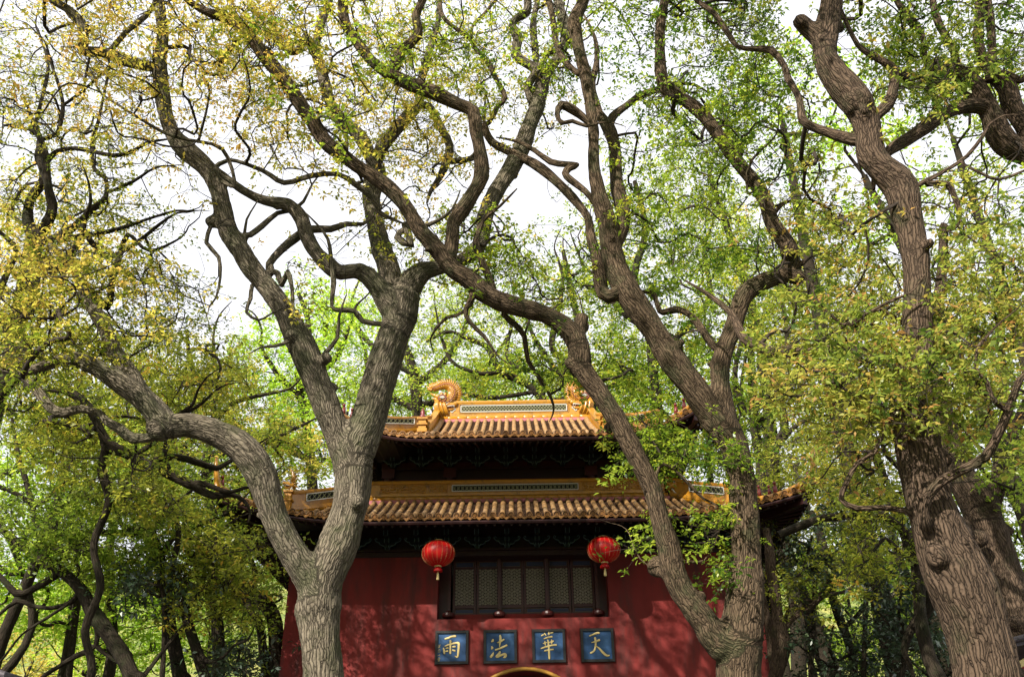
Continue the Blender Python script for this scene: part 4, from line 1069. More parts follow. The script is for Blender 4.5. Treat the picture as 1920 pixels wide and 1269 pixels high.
def merged_trunk(name, paths, mat, parent, voxel, lumps=()):
    """limbs blended into one skin: voxel remesh, smoothed, then bark coordinates from the nearest limb axis"""
    mb = MB()
    for pts, rad in paths: mb.tube([Vector(p) for p in pts], list(rad), 12)
    for c, r in lumps: mb.ball(c, r, 10, 7)
    kr = random.Random(len(paths) * 31)
    for pts, rad in paths:
        i = 8
        while i < len(pts) - 4:
            p = Vector(pts[i]); t = (Vector(pts[i + 1]) - p).normalized(); d = t.orthogonal(); d.rotate(Matrix.Rotation(kr.uniform(0, 6.28), 3, t)); r = rad[i]
            k_ = kr.random()
            if k_ < .55: mb.ball(p + d * r * .78, min(.10, r * kr.uniform(.36, .5)), 8, 6)
            elif k_ < .8: e = (d + t * kr.uniform(-.2, .7)).normalized(); mb.tube([p + d * r * .3, p + e * r * 1.25, p + e * (r * 1.35 + .06)], [r * .5, r * .38, r * .30], 8)
            else: mb.ball(p, r * 1.13, 10, 7)
            i += kr.randint(6, 15)
    me = bpy.data.meshes.new('tmp'); me.from_pydata(mb.v, [], mb.f); me.update()
    o = bpy.data.objects.new('tmp', me); COL.objects.link(o)
    md = o.modifiers.new('r', 'REMESH'); md.mode = 'VOXEL'; md.voxel_size = voxel; md.adaptivity = 0
    sm = o.modifiers.new('s', 'SMOOTH'); sm.factor = .5; sm.iterations = 5
    dg = bpy.context.evaluated_depsgraph_get(); ev = o.evaluated_get(dg); m2 = bpy.data.meshes.new_from_object(ev)
    bpy.data.objects.remove(o); 
    nv = len(m2.vertices); V = np.empty(nv * 3, np.float32); m2.vertices.foreach_get('co', V); V = V.reshape(-1, 3).astype(float)
    N = np.empty(nv * 3, np.float32); m2.vertices.foreach_get('normal', N); N = N.reshape(-1, 3)
    ax = []; 
    off = 0
    for pts, rad in paths:
        pts = np.asarray(pts, float); tan = np.gradient(pts, axis=0); tan /= np.linalg.norm(tan, axis=1, keepdims=True) + 1e-9
        s = np.concatenate([[0], np.cumsum(np.linalg.norm(np.diff(pts, axis=0), axis=1))])
        ref = np.array([1.0, .01, 0])
        for i in range(len(pts)):
            ref = ref - tan[i] * ref.dot(tan[i]); ref /= np.linalg.norm(ref) + 1e-9
            ax.append((pts[i], tan[i], ref.copy(), np.cross(tan[i], ref), s[i] + off, rad[i]))
        off += 3.7
    kd = kdtree.KDTree(len(ax))
    for i, a_ in enumerate(ax): kd.insert(a_[0], i)
    kd.balance()
    P0 = np.array([a_[0] for a_ in ax]); T_ = np.array([a_[1] for a_ in ax]); R1 = np.array([a_[2] for a_ in ax]); R2 = np.array([a_[3] for a_ in ax]); S_ = np.array([a_[4] for a_ in ax])
    near = np.array([kd.find(v)[1] for v in V])
    d = V - P0[near]
    B = np.stack([(d * R1[near]).sum(1), (d * R2[near]).sum(1), S_[near] + (d * T_[near]).sum(1)], 1)
    # low lumps, flutes along the limb and knots
    ang = np.arctan2(B[:, 1], B[:, 0]); s = B[:, 2]
    lump = np.array([noise.noise(Vector((v[0] * 2.1, v[1] * 2.1, v[2] * 1.6))) for v in V])
    fine = np.array([noise.noise(Vector((b[0] * 22, b[1] * 22, b[2] * 5.5))) for b in B])
    rad = np.array([a_[5] for a_ in ax])[near]
    V = V + N * (lump * .17 * rad + np.sin(ang * 4 + s * .9 + lump * 3) * .028 * rad + fine * np.minimum(.016, rad * .07))[:, None]
    npoly = len(m2.polygons); Fq = np.empty(npoly * 4, np.int32)
    m2.polygons.foreach_get('vertices', Fq)
    return bark_obj(name, V, Fq.reshape(-1, 4), B, mat, parent)

LEAF_TOTAL = 0
# limbs and roof ends that the photograph shows bare: near foliage is thinned in front of them (x, y, radius)
BARE2 = [(430,890,45),(455,925,45),(500,950,40)]
BARE = np.array(BARE2 + [(1763,904,32),(1800,883,32),(1847,858,32),(1872,812,28),(1890,773,28),(1905,730,24),(1132,1032,52),(1110,1070,40),(1500,505,48),(1475,455,38),(1400,550,45),(1440,520,40),(1362,630,42),(1352,700,40),(1440,400,32),(1400,320,30),(1330,240,30),(1705,430,52),(1718,520,42),(1695,340,52),(1640,270,45),(1590,170,45),(1550,80,40),
  (1720,600,30),(1725,880,62),(1745,960,70),(1780,1050,80),(1830,1180,90),(1465,925,52),(1410,935,40),(1500,960,45),(1560,975,40),(1640,955,40),(430,430,42),(505,545,42),(465,490,36),(560,650,42),(600,760,50),(335,262,34),(400,340,30),(305,140,30),(705,540,52),(640,505,36),(580,440,34),(540,385,28),
  (480,870,46),(540,1000,60),(510,930,50),(430,830,40),(350,800,36),(430,905,50),(570,910,40),(1100,660,45),(1130,745,36),(1175,820,34),(1205,600,42),(1250,660,42),(1310,760,50),(1170,520,36),(1145,460,32),(1120,330,30),(1110,220,26),(1000,585,34),(930,560,34),(860,510,36),(800,440,32),(740,360,30),
  (680,320,28),(610,260,28),(560,190,26),(490,100,26),(820,740,60),(900,790,60),(1000,790,60),(1080,790,50),(720,790,50),(740,920,60),(950,920,70),(1500,40,36),(1850,180,40),(1880,270,40),(850,190,28),(900,270,26),(900,350,26),(960,310,24)], float)
def foliage(parent, C, sizes, mat, per, R_, flat=.6, sprigs=5, mask=1.0, name='foliage', thick=.5, tone_bias=0., tonemap=None):
    """C: (n,3) cluster centres. Leaves sit in little rosettes round sprig points; returns sprig points too"""
    global LEAF_TOTAL
    n = len(C)
    if n == 0: return np.zeros((0, 3)), np.zeros(0, int)
    S = C[:, None, :] + rng.normal(0, 1, (n, sprigs, 3)) * np.array([R_, R_, R_ * flat]) * .70
    ctone = rng.normal(0, .16, n)[:, None].repeat(sprigs, 1) + rng.normal(0, .08, (n, sprigs))
    own = np.arange(n)[:, None].repeat(sprigs, 1)
    S = S.reshape(-1, 3); ctone = ctone.ravel(); own = own.ravel()
    if mask:
        sk = sky_at(proj(S)); keep = rng.random(len(S)) < np.clip(1.12 - 1.1 * (sk ** 1.5) * mask, 0.02, 1); pp_ = proj(S); inb = (((pp_[:, None, :] - BARE[None, :, :2]) ** 2).sum(2) < BARE[None, :, 2] ** 2).any(1) & (S[:, 1] < 14.5); inb |= (((pp_[:, None, :] - np.array(BARE2, float)[None, :, :2]) ** 2).sum(2) < 45 ** 2).any(1) & (S[:, 1] < 19.6); keep &= ~(inb & (rng.random(len(S)) < .86)); S = S[keep]; ctone = ctone[keep]; own = own[keep]
    k = max(1, int(per / sprigs)); m = len(S)
    base = S[:, None, :].repeat(k, 1).reshape(-1, 3); tone = ctone[:, None].repeat(k, 1).ravel()
    dirs = rng.normal(0, 1, (m * k, 3)); dirs[:, 2] = dirs[:, 2] * .55 - .12; dirs /= np.linalg.norm(dirs, axis=1, keepdims=True)
    L = sizes * rng.uniform(.5, 1.2, m * k) * rng.uniform(.75, 1.3, m).repeat(k)
    st = base + dirs * (L * rng.uniform(.03, .85, m * k))[:, None] + rng.normal(0, R_ * .07, (m * k, 3))
    up = rng.normal(0, .55, (m * k, 3)); up[:, 2] += 1
    sd = np.cross(dirs, up); sd /= np.linalg.norm(sd, axis=1, keepdims=True) + 1e-9
    nr = np.cross(sd, dirs)
    wd = L * rng.uniform(.2, .27, m * k)
    mid = st + dirs * (L * .45)[:, None] + nr * (L * .07)[:, None]
    v0 = st; v1 = mid - sd * wd[:, None] ; v2 = st + dirs * L[:, None] - np.array([0, 0, 1]) * (L * .12)[:, None]; v3 = mid + sd * wd[:, None]
    V = np.stack([v0, v1, v2, v3], 1).reshape(-1, 3); Fq = np.arange(len(V), dtype=np.int32).reshape(-1, 4)
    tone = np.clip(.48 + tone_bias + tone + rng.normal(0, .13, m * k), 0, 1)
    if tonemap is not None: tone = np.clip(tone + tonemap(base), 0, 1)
    Lc = np.array(WL[parent.name])
    me = mesh_np(name, V - Lc, Fq, mat, False)
    a_ = me.attributes.new('tone', 'FLOAT', 'POINT'); a_.data.foreach_set('value', tone.repeat(4).astype(np.float32))
    o = bpy.data.objects.new(name, me); place(o, parent, Lc); o['kind'] = 'stuff'
    LEAF_TOTAL += m * k
    return S, own

def grow(nodes, C, step, wob, up=.25):
    """greedy growth: every cluster centre is joined to the nearest point of the growing tree by a crooked path.
    nodes: list of [pos, parent, dir]; returns terminal node index of every cluster"""
    cap = len(nodes) + int(len(C) * 14) + 50
    P_ = np.empty((cap, 3)); par = np.full(cap, -1, int); dr = np.zeros((cap, 3)); n = len(nodes)
    for i, (p, q, d) in enumerate(nodes): P_[i] = p; par[i] = q; dr[i] = d
    n0 = n; term = np.full(len(C), -1)
    if len(C) == 0: return P_[:n], par[:n], n0, term
    base = P_[:n0]
    dist = np.min(np.linalg.norm(C[:, None, :] - base[None, :, :], axis=2), axis=1) if len(C) * n0 < 4e7 else np.array([np.min(np.linalg.norm(base - c, axis=1)) for c in C])
    for ci in np.argsort(dist):
        c = C[ci]; dd = P_[:n] - c; d2 = np.einsum('ij,ij->i', dd, dd)
        d2 = d2 * (1 + .35 * (P_[:n, 2] > c[2] + .3))
        j = int(np.argmin(d2)); L = math.sqrt(((P_[j] - c) ** 2).sum())
        if L < 1e-3: term[ci] = j; continue
        k = max(1, min(12, int(L / step)))
        ctrl = P_[j] + (c - P_[j]) * .45 + dr[j] * L * .28 + np.array([0, 0, up * L * .4])
        prev = j; a_ = P_[j].copy(); w1 = rng.normal(0, 1, 3) * wob * L; w2 = rng.normal(0, 1, 3) * wob * L * .6
        for q in range(1, k + 1):
            t = q / k
            p = (1 - t) ** 2 * a_ + 2 * t * (1 - t) * ctrl + t * t * c + math.sin(math.pi * t) * w1 + math.sin(2 * math.pi * t) * w2
            if q < k: p = p + rng.normal(0, 1, 3) * wob * .22 * min(L, 1.2)
            if n >= cap: break
            P_[n] = p; par[n] = prev; v = p - P_[prev]; dr[n] = v / (np.linalg.norm(v) + 1e-9); prev = n; n += 1
        term[ci] = prev
    return P_[:n], par[:n], n0, term
def twig_paths(P_, par, n0, term, tip, expo=.5, rmax=.2, node_r=None):
    n = len(P_); cnt = np.zeros(n)
    for t in term:
        if t >= 0: cnt[t] += 1
    kids = [[] for _ in range(n)]
    for i in range(n - 1, -1, -1):
        if par[i] >= 0:
            if i >= n0: cnt[par[i]] += cnt[i]; kids[par[i]].append(i)
    r = tip * np.maximum(cnt, 1) ** expo; r = np.minimum(r, rmax)
    paths = []
    for i in range(n0, n):
        p = par[i]
        sib = kids[p]
        if p >= n0 and max(sib, key=lambda q: cnt[q]) == i: continue     # continues the parent's chain
        ch = [p, i]; cur = i
        while kids[cur]:
            cur = max(kids[cur], key=lambda q: cnt[q]); ch.append(cur)
        pts = P_[ch]; rr = r[ch].copy(); rr[0] = rr[1] * 1.15
        if node_r is not None and p < n0: rr[:2] = np.minimum(rr[:2], node_r[p] * .8); rr = np.minimum.accumulate(rr)
        rr[-1] *= .6
        if len(pts) > 2:
            q = np.empty((2 * len(pts) - 2, 3)); q[0::2] = pts[:-1] * .75 + pts[1:] * .25; q[1::2] = pts[:-1] * .25 + pts[1:] * .75
            q2 = np.empty(2 * len(pts) - 2); q2[0::2] = rr[:-1] * .75 + rr[1:] * .25; q2[1::2] = rr[:-1] * .25 + rr[1:] * .75
            q[0] = pts[0]; q[-1] = pts[-1]; pts, rr = q, q2
        paths.append((pts, rr))
    return paths
def skeleton_nodes(paths, every=1, minz=0):
    nodes = []; rad = []
    for pts, rr in paths:
        for i in range(0, len(pts), every):
            j = min(i + 1, len(pts) - 1); d = np.array(pts[j]) - np.array(pts[max(j - 1, 0)]); l = np.linalg.norm(d); 
            if pts[i][2] < minz: continue
            nodes.append((np.array(pts[i]), -1, d / (l + 1e-9))); rad.append(rr[i])
    return nodes, np.array(rad)
def sides_fine(r): return 8 if r > .06 else (6 if r > .025 else (4 if r > .008 else 3))
def sides_far(r): return 7 if r > .12 else (5 if r > .04 else 3)

class Tree:
    """a tree traced from the photograph: polylines [(px, py, half width px), ...] at a world depth"""
    def __init__(s, name, label, Y, bark_m, group=None, dens=1.0):
        s.Y = Y; s.name = name; s.label = label; s.bark = bark_m; s.group = group
        s.paths = []; s.px = []                 # (pts, rad), pixel lists with depth
        s.thick = []; s.dens = dens
    def line(s, pl, Y0=None, Y1=None, thick=False, root=True, wob=0.0):
        """depth runs from the parent's (found by pixel) to Y1"""
        if Y0 is None and s.px:
            best = min(((q[0] - pl[0][0]) ** 2 + (q[1] - pl[0][1]) ** 2, q[2]) for L in s.px for q in L); Y0 = best[1]
        if Y0 is None: Y0 = s.Y
        if Y1 is None: Y1 = Y0
        pl = list(pl)
        if s.px and not thick == 'base':        # start inside the parent limb, end in a thin crooked tip
            q0 = min((q for L in s.px for q in L), key=lambda q: (q[0] - pl[0][0]) ** 2 + (q[1] - pl[0][1]) ** 2)
            if 5 < math.hypot(q0[0] - pl[0][0], q0[1] - pl[0][1]) < 70: pl = [(q0[0], q0[1], pl[0][2])] + pl
            Y0 = q0[2] if Y0 is None or Y0 == q0[2] else Y0
        if not thick and pl[-1][2] < 15:
            (x0, y0, _), (x1, y1, r1) = pl[-2], pl[-1]; l = math.hypot(x1 - x0, y1 - y0) + 1e-6; dx, dy = (x1 - x0) / l, (y1 - y0) / l
            for k_ in range(1, 4):
                a_ = rnd.uniform(-.7, .7); dx, dy = dx * math.cos(a_) - dy * math.sin(a_), dx * math.sin(a_) + dy * math.cos(a_) - .15
                x1 += dx * (16 + r1 * 3); y1 += dy * (16 + r1 * 3); pl.append((x1, y1, r1 * (.75, .5, .22)[k_ - 1]))
        tot = [0]
        for a_, b_ in zip(pl, pl[1:]): tot.append(tot[-1] + math.hypot(a_[0] - b_[0], a_[1] - b_[1]))
        P_ = []; R_ = []; Q = []
        for (x, y, r), d in zip(pl, tot):
            Y = Y0 + (Y1 - Y0) * d / max(tot[-1], 1) + (wob * math.sin(d * .02 + len(s.px)) * min(1, d / 150))
            c, mpp = W(x, y, Y); P_.append(c); R_.append(r * mpp); Q.append((x, y, Y))
        # densify pixel record
        for a_, b_ in zip(Q[:-1], Q[1:]):
            pass
        dense = []
        for a_, b_ in zip(Q, Q[1:]):
            for k in range(4): dense.append(tuple(a_[i] + (b_[i] - a_[i]) * k / 4 for i in range(3)))
        dense.append(Q[-1]); s.px.append(dense)
        if thick == 'base':                     # carry the trunk down to the ground
            p0 = P_[0]; d = (P_[0] - P_[1]); d = d / max(abs(d.z), .2)
            g_ = Vector((p0.x + d.x * min(p0.z, 1.5) * .5, p0.y + d.y * .3, 0)); mid = p0.lerp(g_, .6)
            P_ = [g_ - Vector((0, 0, .3)), g_ + Vector((0, 0, .15)), mid] + P_; R_ = [R_[0] * 1.7, R_[0] * 1.45, R_[0] * 1.1] + R_
        pts, rr = catmull(P_, R_, .16 if thick else .14)
        s.paths.append((np.array([tuple(p) for p in pts]), np.array(rr))); s.thick.append(bool(thick))
        return s
    def build(s, voxel=None, crown=None, leaf='leaf_mix', per=40, R_=.33, size=.10, sprigs=5, tip=.0055, step=.27, wob=.15, mask=1.0, lumps=(), flat=.6, tonemap=None, minz=3.5, expo=.5, sides=sides_fine):
        b = s.paths[0][0][0]
        s.root = root = thing(s.name, s.label, 'tree', (b[0], b[1], 0), s.group)
        th_ = [p for p, t in zip(s.paths, s.thick) if t]; thin = [p for p, t in zip(s.paths, s.thick) if not t]
        if voxel and th_:
            merged_trunk('trunk', th_, s.bark, root, voxel * 1.15, [(W(x, y, Y)[0], r) for x, y, Y, r in lumps])
        else:
            for i, p in enumerate(th_): V, Fq, B = sweep([p], lambda r: 14, wob=.10); bark_obj('trunk' if i == 0 else 'limb', V, Fq, B, s.bark, root)
        for p in thin:
            V, Fq, B = sweep([p], lambda r: 12 if r > .05 else 8, wob=.13); bark_obj('branch', V, Fq, B, s.bark, root)
        if crown:
            C = []
            for (px_, py_, rx, ry, Ya, Yb, n) in crown:
                k = 0; n = int(n * s.dens)
                while k < n:
                    a_ = rng.uniform(0, 2 * math.pi); q = math.sqrt(rng.random()); x = px_ + rx * q * math.cos(a_); y = py_ + ry * q * math.sin(a_); Y = rng.uniform(Ya, Yb)
                    c, _ = W(x, y, Y); k += 1
                    if n > 25 and noise.noise(c * .75 + Vector((s.Y, 0, 0))) < -.18: continue
                    if mask and y > -20 and rng.random() < sky_at(np.array([[x, y]]))[0] ** 1.5 * mask: continue
                    C.append(tuple(c))
            C = np.array(C)
            s.leafy(C, leaf, per, R_, size, sprigs, tip, step, wob, mask, flat, tonemap, minz, expo, sides)
        return root
    DENS = 1.0
    def leafy(s, C, leaf, per, R_, size, sprigs, tip, step, wob, mask, flat, tonemap, minz, expo, sides):
        nodes, nrad = skeleton_nodes(s.paths, 2, minz)
        P_, par, n0, term = grow(nodes, C, step, wob)
        S, own = foliage(s.root, C, size, M[leaf], per, R_, flat, sprigs, mask, tonemap=tonemap)
        tp = twig_paths(P_, par, n0, term, tip, expo, .16, nrad)
        if len(S):
            sp = []
            for p, o_ in zip(S, own):
                c = C[o_]; m_ = (c + p) / 2 + rng.normal(0, .06, 3) * R_; sp.append((np.array([c, m_, p]), np.array([tip * .8, tip * .6, tip * .35])))
            tp = tp + sp
        V, Fq, B = sweep(tp, sides)
        o = bark_obj('twigs', V, Fq, B, M['twig'], s.root, 'stuff'); o.name = 'twig_mass'

# ---- the big camphor left of the middle
A = Tree('camphor_tree', 'pale barked forked camphor tree standing left of the blue plaques', 12.0, M['bark_a'], 'old camphor trees in front of the gate', dens=1.5)
A.line([(606,1300,42),(604,1230,39),(600,1160,38),(600,1110,40),(616,1065,38),(640,1010,37),(655,950,36),(660,890,36),(662,850,38),(680,810,34),(700,760,33),(718,690,32),(735,640,31),(750,590,33),(756,553,32)], 12, 11.6, 'base')
A.line([(592,1105,30),(568,1065,30),(540,1022,27),(512,965,26),(498,912,28),(480,872,30),(442,832,29),(400,810,26),(350,796,25),(303,801,23)], None, 11.0, True)
A.line([(655,870,30),(634,818,25),(610,756,26),(582,686,27),(560,638,28),(534,583,21),(507,546,20),(473,506,19),(453,470,19),(430,436,18),(420,400,17),(413,367,16),(397,327,17),(350,283,19),(325,253,16),(310,213,14),(303,167,15),(299,133,15),(300,110,12),(305,67,11),(300,17,11),(297,0,11),(292,-70,9)], None, 10.2, True)
A.line([(430,425,14),(405,414,13),(388,421,10)], None, None, True)
A.line([(748,600,26),(742,560,22),(728,500,20),(712,455,18),(703,415,17),(696,367,17),(703,317,19)], None, 12.2, True)
A.line([(745,610,24),(725,565,22),(703,532,18),(672,508,16),(640,512,15),(618,498,16),(594,476,15),(575,443,15),(566,412,15),(540,384,13),(500,377,11),(460,360,9),(400,316,8)], None, 10.9, True)
A.line([(752,565,28),(775,525,24),(800,508,18),(835,500,14),(873,484,13),(905,450,14),(908,413,16),(925,367,17),(957,317,17),(982,267,16),(997,227,15),(1010,190,15),(1020,143,12),(1040,117,10),(1060,77,10),(1057,40,11),(1048,10,9),(1040,-60,7)], None, 12.8, True)
A.line([(305,800,19),(270,752,19),(235,722,20),(200,700,19),(167,682,17),(133,671,14),(100,680,12),(53,698,10)], None, 10.4, True)
A.line([(315,788,18),(273,743,17),(247,706,16),(220,670,15),(203,630,14),(187,596,14),(165,565,11),(148,520,9),(120,480,8),(90,458,6)], None, 12.0, True)
A.line([(300,128,11),(265,122,11),(233,114,11),(200,100,10),(170,97,10),(155,92,10),(158,67,9),(148,37,9),(123,15,8),(90,-5,7),(60,-40,5)], None, 9.6)
A.line([(205,97,5),(222,78,5),(240,57,5),(273,30,5),(288,8,4),(300,-30,3)], None, 9.8)
A.line([(703,320,12),(690,285,12),(673,253,12),(648,232,12),(630,215,12),(617,187,11),(607,147,10),(592,95,9),(598,60,8),(605,33,8),(617,0,7),(625,-60,6)], None, 12.4)
A.line([(592,95,8),(572,72,9),(562,92,7),(547,97,8),(528,85,6),(510,67,6)], None, 12.8)
A.line([(708,300,12),(717,273,12),(757,227,12),(783,198,10),(787,175,9),(790,150,8),(807,90,7),(822,33,5),(825,-40,4)], None, 13.2)
A.line([(783,198,8),(805,200,8),(827,240,8),(843,275,8),(838,303,8)], None, 13.0)
A.line([(838,303,6),(873,300,6),(890,290,5)], None, 13.0)
A.line([(1000,200,7),(990,167,8),(998,147,7),(1030,100,5),(1050,95,4)], None, 12.0)
A.line([(1016,140,8),(993,122,9),(967,103,9),(972,73,9),(960,50,8),(968,35,8),(987,23,8),(990,0,7),(985,-50,6)], None, 12.0)
A.line([(1010,165,6),(1003,90,7),(1000,40,6),(1010,-10,5)], None, 13.8)
A.line([(397,325,4),(440,350,3),(417,280,4),(350,262,3),(310,250,3),(250,215,2.5),(187,173,2)], None, 9.5)
A.line([(400,318,5),(430,300,4),(493,320,4),(533,343,5),(583,330,5),(633,326,5),(665,345,6),(700,372,6)], None, 11.0)
A.line([(480,505,5),(462,500,4),(445,470,4),(458,440,3)], None, 11)
A.line([(395,425,4),(387,455,4),(410,482,4),(413,520,3),(405,558,2)], None, 10.8)
A.line([(473,535,4),(470,560,4),(462,585,3),(485,600,2.5),(505,590,2)], None, 10.8)
A.line([(507,510,8),(505,495,7),(525,470,8),(555,445,9),(580,430,8),(620,430,6),(650,420,5)], None, 12.0)
A.line([(520,512,6),(528,535,5),(540,510,5),(548,545,4),(548,570,4)], None, 10.5)
A.line([(470,440,6),(490,425,6),(520,400,5),(545,395,4)], None, 11.5)
A.line([(735,610,4),(715,608,5),(680,602,5),(665,583,5),(640,581,5),(622,575,4),(626,530,5),(620,480,4)], None, 11)
A.line([(770,460,7),(745,445,7),(760,430,6),(790,425,5)], None, 11)
A.line([(300,815,8),(250,822,10),(227,806,9),(200,790,8),(187,776,7),(153,766,8),(123,773,9),(97,766,9),(70,733,9),(43,706,8)], None, 11.5)
A.line([(595,690,6),(607,672,9),(612,660,5)], None, 11.2)
A.line([(545,660,5),(548,622,9),(540,640,4)], None, 11.0)
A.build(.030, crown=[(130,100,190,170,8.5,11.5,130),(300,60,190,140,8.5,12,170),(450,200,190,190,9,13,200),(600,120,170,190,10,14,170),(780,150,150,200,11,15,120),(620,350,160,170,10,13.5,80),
     (800,380,120,130,11,14,80),(960,120,120,180,12,15,110),(160,560,190,130,9.5,12.5,150),(60,640,90,90,10,12,40),(480,560,120,50,10,12,18),(340,880,120,60,11,13,30),(880,250,100,120,12,14,60),(150,-180,280,150,8.5,12,90),(600,-200,300,160,9,13,110),(-250,-480,330,230,6.5,9.5,150)],
     leaf='leaf_yellow', per=58, R_=.36, size=.074, mask=1.0, lumps=[(612,672,11.3,.10),(546,628,11.2,.12),(300,800,11.0,.20),(768,566,11.6,.11),(600,1105,11.95,.30)],
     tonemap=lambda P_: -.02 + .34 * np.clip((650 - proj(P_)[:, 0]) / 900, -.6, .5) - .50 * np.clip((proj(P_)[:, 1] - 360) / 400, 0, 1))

# ---- the camphor right of the middle
Bt = Tree('camphor_tree', 'brown forked camphor tree leaning across the right end of the gate', 12.6, M['bark_b'], 'old camphor trees in front of the gate', dens=1.3)
Bt.line([(1388,1300,44),(1386,1240,42),(1386,1190,44),(1396,1130,36),(1401,1060,29),(1399,1000,28),(1396,946,28),(1388,880,27),(1375,830,27),(1350,790,30),(1318,755,29),(1297,725,27),(1270,688,25),(1240,640,24),(1207,592,23),(1182,556,25),(1160,516,23),(1147,473,21),(1140,423,18),(1132,395,17),(1120,350,14),(1113,310,12),(1113,250,11),(1107,200,11),(1097,140,12),(1083,83,11),(1077,42,13),(1090,12,12),(1105,-30,9),(1112,-80,7)], 12.6, 11.0, 'base')
Bt.line([(1350,1205,34),(1318,1160,27),(1280,1112,25),(1262,1070,24),(1254,1030,22),(1242,985,20),(1233,955,19),(1222,914,18),(1200,869,18),(1177,825,19),(1153,780,18),(1122,735,18),(1092,695,20),(1086,665,21),(1080,636,21),(1057,610,20),(1023,590,17),(973,576,18),(933,563,20),(903,546,20),(880,523,19),(850,506,17),(830,480,18),(807,453,17),(787,430,16),(753,377,15),(707,337,15),(667,310,14),(640,290,15),(617,273,16),(597,247,15),(567,200,14),(533,150,13),(500,110,13),(467,67,12),(430,37,12),(393,25,9),(360,7,7),(320,-30,6)], None, 9.6, True)
Bt.line([(1364,800,22),(1356,760,20),(1351,723,18),(1350,690,18),(1358,656,17),(1370,628,16),(1384,583,17),(1398,550,18),(1430,528,17),(1467,515,16),(1480,500,17),(1482,470,16),(1463,440,15),(1447,416,14),(1440,393,14),(1423,353,15),(1397,320,13),(1370,287,13),(1343,247,13),(1310,207,13),(1280,185,13),(1253,168,14),(1240,143,11),(1237,83,10),(1240,33,9),(1247,0,9),(1255,-70,7)], None, 10.8, True)
Bt.line([(1467,515,12),(1485,524,10),(1499,520,8)], None, None, True)
Bt.line([(1084,650,15),(1087,612,13),(1093,590,12)], None, None, True)
Bt.line([(1090,690,12),(1072,683,12),(1062,674,9)], None, None, True)
Bt.line([(1165,545,14),(1140,556,15),(1128,540,13),(1120,490,11),(1107,440,9),(1103,410,8),(1073,370,9),(1040,337,9),(1000,307,9),(947,280,8),(923,267,8),(907,237,7),(917,230,4),(933,200,5),(947,183,5),(927,143,5),(913,113,5),(890,90,4),(880,72,4),(830,30,4),(826,-30,3)], None, 12.6, False)
Bt.line([(888,90,3),(884,70,3),(887,47,3),(905,30,3),(923,8,3)], None, 12.8)
Bt.line([(835,500,13),(845,470,14),(848,440,14),(850,417,14),(867,393,14),(887,363,13),(902,333,14),(900,283,12),(893,247,13),(887,210,13),(857,195,13),(813,173,13),(773,160,13),(737,143,12),(700,117,11),(673,83,10),(647,43,9),(643,0,10),(650,-50,8)], None, 10.4, False)
Bt.line([(735,140,10),(742,118,10),(755,95,10),(783,67,9),(782,45,8),(780,27,8),(793,0,8),(800,-50,7)], None, 10.0)
Bt.line([(1095,140,6),(1083,138,6),(1057,113,6),(1043,83,5),(1037,40,6),(1027,-5,6)], None, 12)
Bt.line([(1150,470,12),(1170,410,13),(1157,350,13),(1153,283,12),(1140,237,12),(1123,213,8),(1110,160,7)], None, 12.6)
Bt.line([(1143,235,8),(1150,218,8),(1173,200,7),(1200,180,7),(1233,168,6)], None, 12.9)
Bt.line([(1110,235,7),(1095,222,7),(1073,205,9),(1053,197,8),(1045,213,5),(1053,231,4),(1073,227,4),(1100,237,3)], None, 11)
Bt.line([(1122,392,6),(1115,380,6),(1097,358,6),(1070,338,7),(1060,326,7),(1068,315,7),(1080,310,7),(1060,308,6),(1033,304,6)], None, 12)
Bt.line([(1348,655,9),(1335,645,8),(1313,613,7),(1295,592,6),(1280,583,6),(1267,580,7),(1250,584,6),(1237,583,5),(1227,553,5),(1215,547,4),(1197,546,4)], None, 13)
Bt.line([(890,548,8),(880,570,7),(873,582,5),(880,603,4),(907,630,3.5),(925,655,2)], None, 11.3)
Bt.line([(873,582,3.5),(855,592,3),(837,596,3),(815,620,2)], None, 12)
Bt.line([(945,590,6),(965,608,6),(983,630,5),(990,676,5),(1017,716,4),(1030,740,3)], None, 12.4)
Bt.line([(925,545,7),(912,510,7),(898,478,7),(893,450,6)], None, 10.8)
Bt.line([(1425,360,5),(1400,345,3),(1410,300,2.5),(1440,270,2)], None, 10.5)
Bt.line([(1452,400,4),(1470,380,4),(1500,378,3),(1530,400,2)], None, 11.2)
Bt.line([(1330,740,6),(1345,715,5),(1355,700,4)], None, 12.2)
Bt.line([(1255,1055,1.6),(1215,1060,1.2),(1190,1030,1),(1180,1000,.8)], None, 12.8)
Bt.line([(1228,920,5),(1230,890,4),(1245,870,3),(1275,890,3),(1320,935,2.5),(1360,950,2)], None, 12.4)
Bt.line([(1280,1055,1.6),(1320,1050,1.2),(1340,1020,1),(1350,990,.8)], None, 12.2)
Bt.line([(1372,1050,1.4),(1340,1060,1.1),(1320,1056,.9)], None, 12.0)
